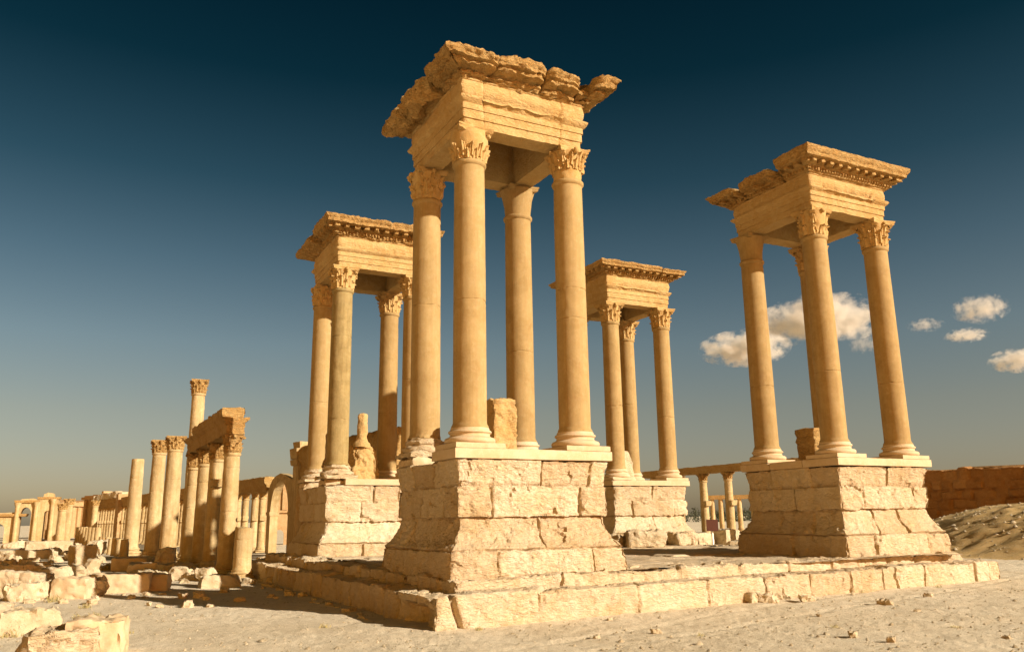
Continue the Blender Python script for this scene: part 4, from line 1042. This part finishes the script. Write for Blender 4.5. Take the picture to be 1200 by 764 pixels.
# ------------------------------------------------------------------ rubble: every block a thing of its own
BL = [  # px, py of the foot, width, depth, height, turn, material, seed, label
    (66, 774, 1.25, .95, .62, .25, 'podium', 401, "nearest brown pitted boulder at the bottom left corner of the scene"),
    (112, 768, .95, 1.0, .74, -.12, 'slab', 402, "smooth pale rounded block joined to the nearest brown boulder"),
    (28, 742, 1.25, .9, .62, .3, 'rubble', 403, "pale block with two dark notches behind the nearest boulder"),
    (-8, 728, 1.0, .8, .5, .2, 'rubble', 404, "pale block cut by the left edge beside the notched block"),
    (-12, 699, 3.4, 1.6, .95, -.28, 'rubble', 405, "largest pale slab sloping down at the left edge"),
    (33, 704, 1.35, .9, .62, .1, 'rubble', 406, "rounded pale stone at the foot of the large sloping slab"),
    (57, 702, .85, .7, .55, .1, 'slab', 407, "pale moulded block right of the rounded pale stone"),
    (85, 702, 1.1, .9, .72, -.35, 'slab', 408, "clean square block facing the sun in the left rubble"),
    (107, 700, .85, .85, .62, .5, 'rubble', 409, "tilted rounded block just right of the clean square block"),
    (22, 685, 1.5, .8, .85, .2, 'rubble', 411, "shaded block in the second rubble line at the far left"),
    (42, 684, .8, .8, .8, -.3, 'rubble', 412, "upright shaded block with a pale corner in the second rubble line"),
    (62, 684, 1.2, .8, .72, .15, 'rubble', 413, "broad sunlit block in the second rubble line"),
    (84, 680, .9, .8, .72, .5, 'rubble', 414, "dark faced block before the round topped stone"),
    (106, 677, .62, .5, .95, .2, 'rubble', 415, "dark upright stone with a rounded top"),
    (140, 695, 1.9, .9, .72, -.15, 'slab', 416, "long squared block lying at the edge of the open ground"),
    (172, 692, 1.5, .8, .66, -.3, 'slab', 417, "second long squared block lying just right of the first one"),
    (95, 664, 1.2, 1.0, 1.25, .3, 'rubble', 418, "tall pale boulder left of the low row of stumps"),
    (205, 672, 1.6, 1.2, .55, .1, 'rubble', 419, "flat pale block in front of the tall pair of columns"),
    (193, 668, .9, .8, 1.15, .1, 'rubble', 420, "upright square block before the thicker tall column"),
    (168, 672, 1.3, 1.0, .6, -.2, 'slab', 421, "moulded pedestal block before the lone smooth column"),
    (150, 668, 1.6, 1.5, .7, 0, 'slab', 422, "squared pedestal block at the foot of the lone smooth column"),
    (258, 688, 1.5, .7, .55, .1, 'rubble', 423, "flat block at the foot of the thickest column under the beam"),
    (232, 680, 1.0, .8, .45, .4, 'rubble', 424, "rough stone left of the flat block under the beam columns"),
    (213, 680, 1.1, .8, .55, -.3, 'rubble', 425, "rough pale stone lying near the rear beam column"),
    (309, 668, 1.0, .9, .6, .2, 'rubble', 426, "tapered stone lying between the short stump and the platform"),
    (318, 660, 1.6, .8, .45, .1, 'slab', 427, "flat sunlit slab below the round arch"),
    (57, 648, 3.6, 1.6, 1.1, .05, 'rubble', 428, "long low pale wall stub before the distant triple arch"),
    (30, 655, 3.2, 1.5, .7, .1, 'rubble', 429, "flat pale heap below the distant triple arch"),
    (816, 640, 2.6, 1.6, 1.1, .2, 'rubble', 430, "pale block pile right of the far tower foot"),
    (806, 642, 1.2, 1.0, .8, .5, 'rubble', 431, "small pale block touching the far tower foot"),
    (852, 639, 2.0, 1.5, 1.3, .2, 'rubble', 432, "grey boulder beside the middle background column"),
    (862, 642, 1.2, 1.0, .6, .6, 'rubble', 433, "small pale stone left of the right hand tower foot"),
]
for (px, py, w, dpt, h, rz, mt, sd, lb) in BL:
    x, y = gpt(px, py); z = gz(x, y) - .10
    ry = .07 if sd == 405 else 0
    single_rock("stone_block", (w, dpt, h), (x, y, z), rz, lb, "stone block", sd, mt, .055 if py > 690 else .09, (.03 if mt != 'slab' else .03), (.075 if mt != 'slab' else .045), 6, .3 if mt != 'slab' else .12, ry=ry)
protos = []
for i in range(9):
    rs = random.Random(500 + i)
    sz = (rs.uniform(.7, 1.3), rs.uniform(.6, 1.0), rs.uniform(.4, .8))
    P, Fs = rock_box(sz, .08, .035, .085, 500 + i, 7, .4); mb = MB(); mb.add(P, Fs)
    o = mb.build("stone_block", MT['rubble']); protos.append(o)
rs = random.Random(77); used = [0]*9; placed = []
def scatter(px, py, s, lb, grp):
    k = rs.randrange(9)
    if used[k] == 0: c = protos[k]; used[k] = 1
    else: c = protos[k].copy(); COL.objects.link(c)
    x, y = gpt2(px, py); c.location = (x, y, gz(x, y) - .14*s); c.scale = (s, s, s*rs.uniform(.8, 1.15)); c.rotation_euler = (rs.uniform(-.12, .12), rs.uniform(-.12, .12), rs.uniform(0, 6.28))
    tag(c, lb, "stone block", grp)
def far_scatter(n, x0, x1, y0, y1, s0, s1, lb, grp):
    for _ in range(n): scatter(rs.uniform(x0, x1), rs.uniform(y0, y1), rs.uniform(s0, s1), lb, grp)
far_scatter(26, 0, 118, 640, 652, .5, 1.35, "distant pale boulder in the rubble field before the far arch and temple", "distant rubble boulders")
far_scatter(26, 0, 130, 653, 668, .4, .95, "loose pale boulder in the middle of the left rubble field", "rubble field boulders")
far_scatter(16, 125, 240, 663, 678, .5, 1.0, "loose stone lying round the feet of the lone and paired columns", "stones round the column feet")
far_scatter(12, 205, 320, 664, 688, .35, .8, "loose stone lying in shade by the feet of the beam columns", "stones by the beam columns")
far_scatter(10, 100, 150, 637, 648, .8, 1.4, "distant stone among the column stumps of the street", "stones among the stumps")
far_scatter(12, 795, 872, 628, 640, .7, 1.7, "loose rock in the background gap between the two right towers", "rocks in the right gap")
for i in range(24):
    scatter(rs.gauss(898, 20), rs.uniform(699, 706), rs.uniform(.12, .46), "small broken stone in the heap against the front step", "stones heaped on the front step")
for (px, py, s) in ((1038, 708, .34), (1088, 699, .22), (1001, 746, .20), (1057, 686, .22), (1092, 683, .2), (1075, 716, .12), (1045, 752, .14), (770, 742, .2), (700, 748, .14), (655, 722, .25), (845, 700, .2), (715, 726, .16), (1180, 748, .16), (960, 722, .12)):
    scatter(px, py, s, "single small stone lying on the open ground before the platform", "small stones on open ground")
far_scatter(44, 0, 330, 670, 712, .12, .42, "small broken stone lying among the larger blocks of the left rubble", "small stones among the left rubble")
for i in range(26):
    t_ = i/25
    x = -3.85 - .3*hsh(i, 'a'); y = -1.6 + 15*t_ + hsh(i, 'b')*.5
    k = rs.randrange(9); c = protos[k].copy(); COL.objects.link(c); s = .12 + .22*hsh(i, 'c')
    c.location = (x, y, gz(x, y) - .05); c.scale = (s, s, s*.8); c.rotation_euler = (0, 0, hsh(i)*6); tag(c, "small shaded stone fallen along the left side of the platform", "stone block", "stones along the platform side")
for k in range(9):
    if not used[k]: bpy.data.objects.remove(protos[k])

# gravel strewn over the ground: far too many to count
def gravel():
    rg = np.random.default_rng(5); n = 26000
    d = 4 + 30*rg.random(n)**1.3; a = rg.uniform(-.75, .75, n) + (math.pi/2 + YAW)
    X = CAMP[0] + np.cos(a)*d; Y = CAMP[1] + np.sin(a)*d
    keep = ~((X > -3.6) & (Y > -4.1 + .05*(X + 3.5)))
    cl = fbm(np.stack([X, Y, 0*X], 1), .5, 3, 8); keep &= (cl + rg.normal(0, .35, n) > -.1)
    X, Y = X[keep], Y[keep]; Z = ground_z(X, Y); n = len(X)
    s = .013 + .035*rg.random(n)**4 + (rg.random(n) > .985)*.04
    mp_ = mound.pts; X = np.concatenate([X, mp_[:, 0]]); Y = np.concatenate([Y, mp_[:, 1]]); Z = np.concatenate([Z, mp_[:, 2]])
    s = np.concatenate([s, .04 + .14*rg.random(len(mp_))**5]); n = len(X)
    base = np.array([(1, 0, 0), (.3, .9, 0), (-.8, .6, 0), (-.9, -.5, 0), (.2, -1, 0), (.1, .1, .8), (.45, -.3, .6)], float)
    V = []; Fs = []
    tri = [(0, 1, 6), (1, 5, 6), (1, 2, 5), (2, 3, 5), (3, 4, 5), (4, 6, 5), (4, 0, 6)]
    for i in range(n):
        th = rg.uniform(0, 6.28); c_, s_ = math.cos(th), math.sin(th); b = base*(1 + rg.uniform(-.35, .35, base.shape))*s[i]
        V.append(np.stack([X[i] + b[:, 0]*c_ - b[:, 1]*s_, Y[i] + b[:, 0]*s_ + b[:, 1]*c_, Z[i] - .004 + b[:, 2]], 1)); Fs += [tuple(q + i*7 for q in f) for f in tri]
    mb = MB(); mb.add(np.concatenate(V), Fs); o = mb.build("gravel", MT['rubble'], sharp=None); tag(o, "fine gravel strewn over the sandy ground", kind="stuff")
gravel()
def dry_grass():
    rg = random.Random(3); V = []; Fs = []
    for (px, py, s, n) in ((62, 705, .30, 60), (22, 704, .3, 60), (100, 712, .2, 50), (112, 722, .16, 40), (92, 724, .16, 40), (150, 742, .14, 40), (120, 690, .2, 40), (170, 700, .14, 30), (12, 746, .25, 50), (50, 738, .2, 40), (860, 693, .2, 40), (126, 668, .5, 120), (60, 664, .4, 60), (640, 724, .15, 40), (880, 702, .25, 60), (912, 700, .22, 60), (930, 700, .16, 40), (735, 716, .15, 40), (560, 738, .12, 40), (1010, 694, .14, 30), (1100, 688, .14, 30), (380, 735, .15, 30), (1120, 735, .10, 24), (980, 735, .10, 24), (820, 745, .10, 24)):
        x, y = gpt2(px, py); z = gz(x, y)
        for _ in range(n):
            a = rg.uniform(0, 6.28); q = rg.uniform(0, s); bx, by = x + math.cos(a)*q, y + math.sin(a)*q
            h = rg.uniform(.3, 1)*s*.8; lx, ly = rg.gauss(0, .35)*h, rg.gauss(0, .35)*h; w = .006 + .012*s
            i = len(V); V += [(bx - w, by, z), (bx + w, by, z), (bx + lx*.5 + w*.6, by + ly*.4, z + h*.6), (bx + lx, by + ly, z + h)]
            Fs += [(i, i + 1, i + 2), (i, i + 2, i + 3)]
    mb = MB(); mb.add(V, Fs); o = mb.build("dry_grass", MT['dry'], sharp=None); tag(o, "dry straw coloured grass tufts between the stones", kind="stuff")
dry_grass()
def grove():
    rg = random.Random(8); V = []; Fs = []
    for i in range(60):
        px = rg.uniform(770, 900); x, y = bearing(px, rg.uniform(330, 420)); h = rg.uniform(2.6, 5.6); w = rg.uniform(2.0, 3.6)
        for _ in range(110):
            u = rg.gauss(0, .42); v = rg.random(); ww = w*(1 - abs(v - .55)*.9)
            c = (x + u*ww, y + rg.gauss(0, .5)*ww, -.9 + h*v); s = rg.uniform(.25, .6); k = len(V)
            for _ in range(3): V.append((c[0] + rg.uniform(-s, s), c[1] + rg.uniform(-s, s), c[2] + rg.uniform(-s, s)))
            Fs.append((k, k + 1, k + 2))
    mb = MB(); mb.add(V, Fs); o = mb.build("palm_grove", MT['leaf'], sharp=None); tag(o, "dark far off line of palm trees on the horizon", kind="stuff")
grove()

# ------------------------------------------------------------------ clouds: real volumes far beyond the ruins
def cloud_mat(name, off, dens, thr):
    m = bpy.data.materials.new(name); m.use_nodes = True; n = m.node_tree.nodes; l = m.node_tree.links; n.clear()
    o = n.new("ShaderNodeOutputMaterial"); pv = n.new("ShaderNodeVolumePrincipled"); l.new(pv.outputs[0], o.inputs["Volume"])
    pv.inputs["Color"].default_value = (.86, .83, .76, 1); pv.inputs["Anisotropy"].default_value = .0
    t = n.new("ShaderNodeTexCoord"); nz = n.new("ShaderNodeTexNoise"); nz.inputs["Scale"].default_value = 1.9; nz.inputs["Detail"].default_value = 7; nz.inputs["Roughness"].default_value = .66
    mp = n.new("ShaderNodeMapping"); mp.inputs["Location"].default_value = off; mp.inputs["Scale"].default_value = (1.7, 1.7, .8)
    l.new(t.outputs["Object"], mp.inputs[0]); l.new(mp.outputs[0], nz.inputs["Vector"])
    ln = n.new("ShaderNodeVectorMath"); ln.operation = 'LENGTH'; l.new(t.outputs["Object"], ln.inputs[0])
    def ma(op, a, b):
        x = n.new("ShaderNodeMath"); x.operation = op
        for sk, v in zip(x.inputs, (a, b)):
            if hasattr(v, 'links'): l.new(v, sk)
            else: sk.default_value = v
        return x.outputs[0]
    f = ma('SUBTRACT', ma('ADD', ma('MULTIPLY', ma('SUBTRACT', nz.outputs[0], .5), 5.2), 1 - thr), ma('MULTIPLY', ma('POWER', ln.outputs["Value"], 2.0), 1.0))
    d = n.new("ShaderNodeMath"); d.operation = 'MULTIPLY'; d.use_clamp = True; l.new(f, d.inputs[0]); d.inputs[1].default_value = 1.3
    l.new(ma('MULTIPLY', d.outputs[0], dens), pv.inputs["Density"])
    return m
CL = [(872, 408, 55, 22, .07, .40, "lower left puffy cloud crossing the left column of the right tower"), (962, 375, 74, 31, .06, .40, "largest puffy cloud behind the columns of the right hand tower"),
      (1149, 362, 33, 18, .05, .5, "upper small ragged cloud right of the right hand tower"), (1132, 393, 26, 9, .06, .45, "thin flat cloud just under the ragged small one"),
      (1194, 422, 35, 15, .06, .40, "cloud cut by the right edge of the sky"), (1084, 381, 22, 9, .03, .6, "faint wisp between the big cloud and the small ragged one"), (1015, 402, 24, 14, .02, .6, "faint wisp under the right end of the largest cloud")]
for i, (px, py, rx, rz_, dn, th, lb) in enumerate(CL):
    D = 1600 + 60*i; d = ray_dir(px, py); p = CAMP + d/d.dot(_f2)*D
    bm = bmesh.new(); bmesh.ops.create_icosphere(bm, subdivisions=3, radius=1.0); me = bpy.data.meshes.new("cloud"); bm.to_mesh(me); bm.free()
    o = bpy.data.objects.new("cloud", me); COL.objects.link(o); o.location = p; k = D/F_PX
    o.scale = (rx*k, rx*k*.8, rz_*k); o.rotation_euler = (0, 0, -math.atan2(d[0], d[1]))
    me.materials.append(cloud_mat("cloud_vapour", (i*3.1, i*1.7, i*.9), dn, th)); tag(o, lb, "cloud", "small clouds low in the right sky")
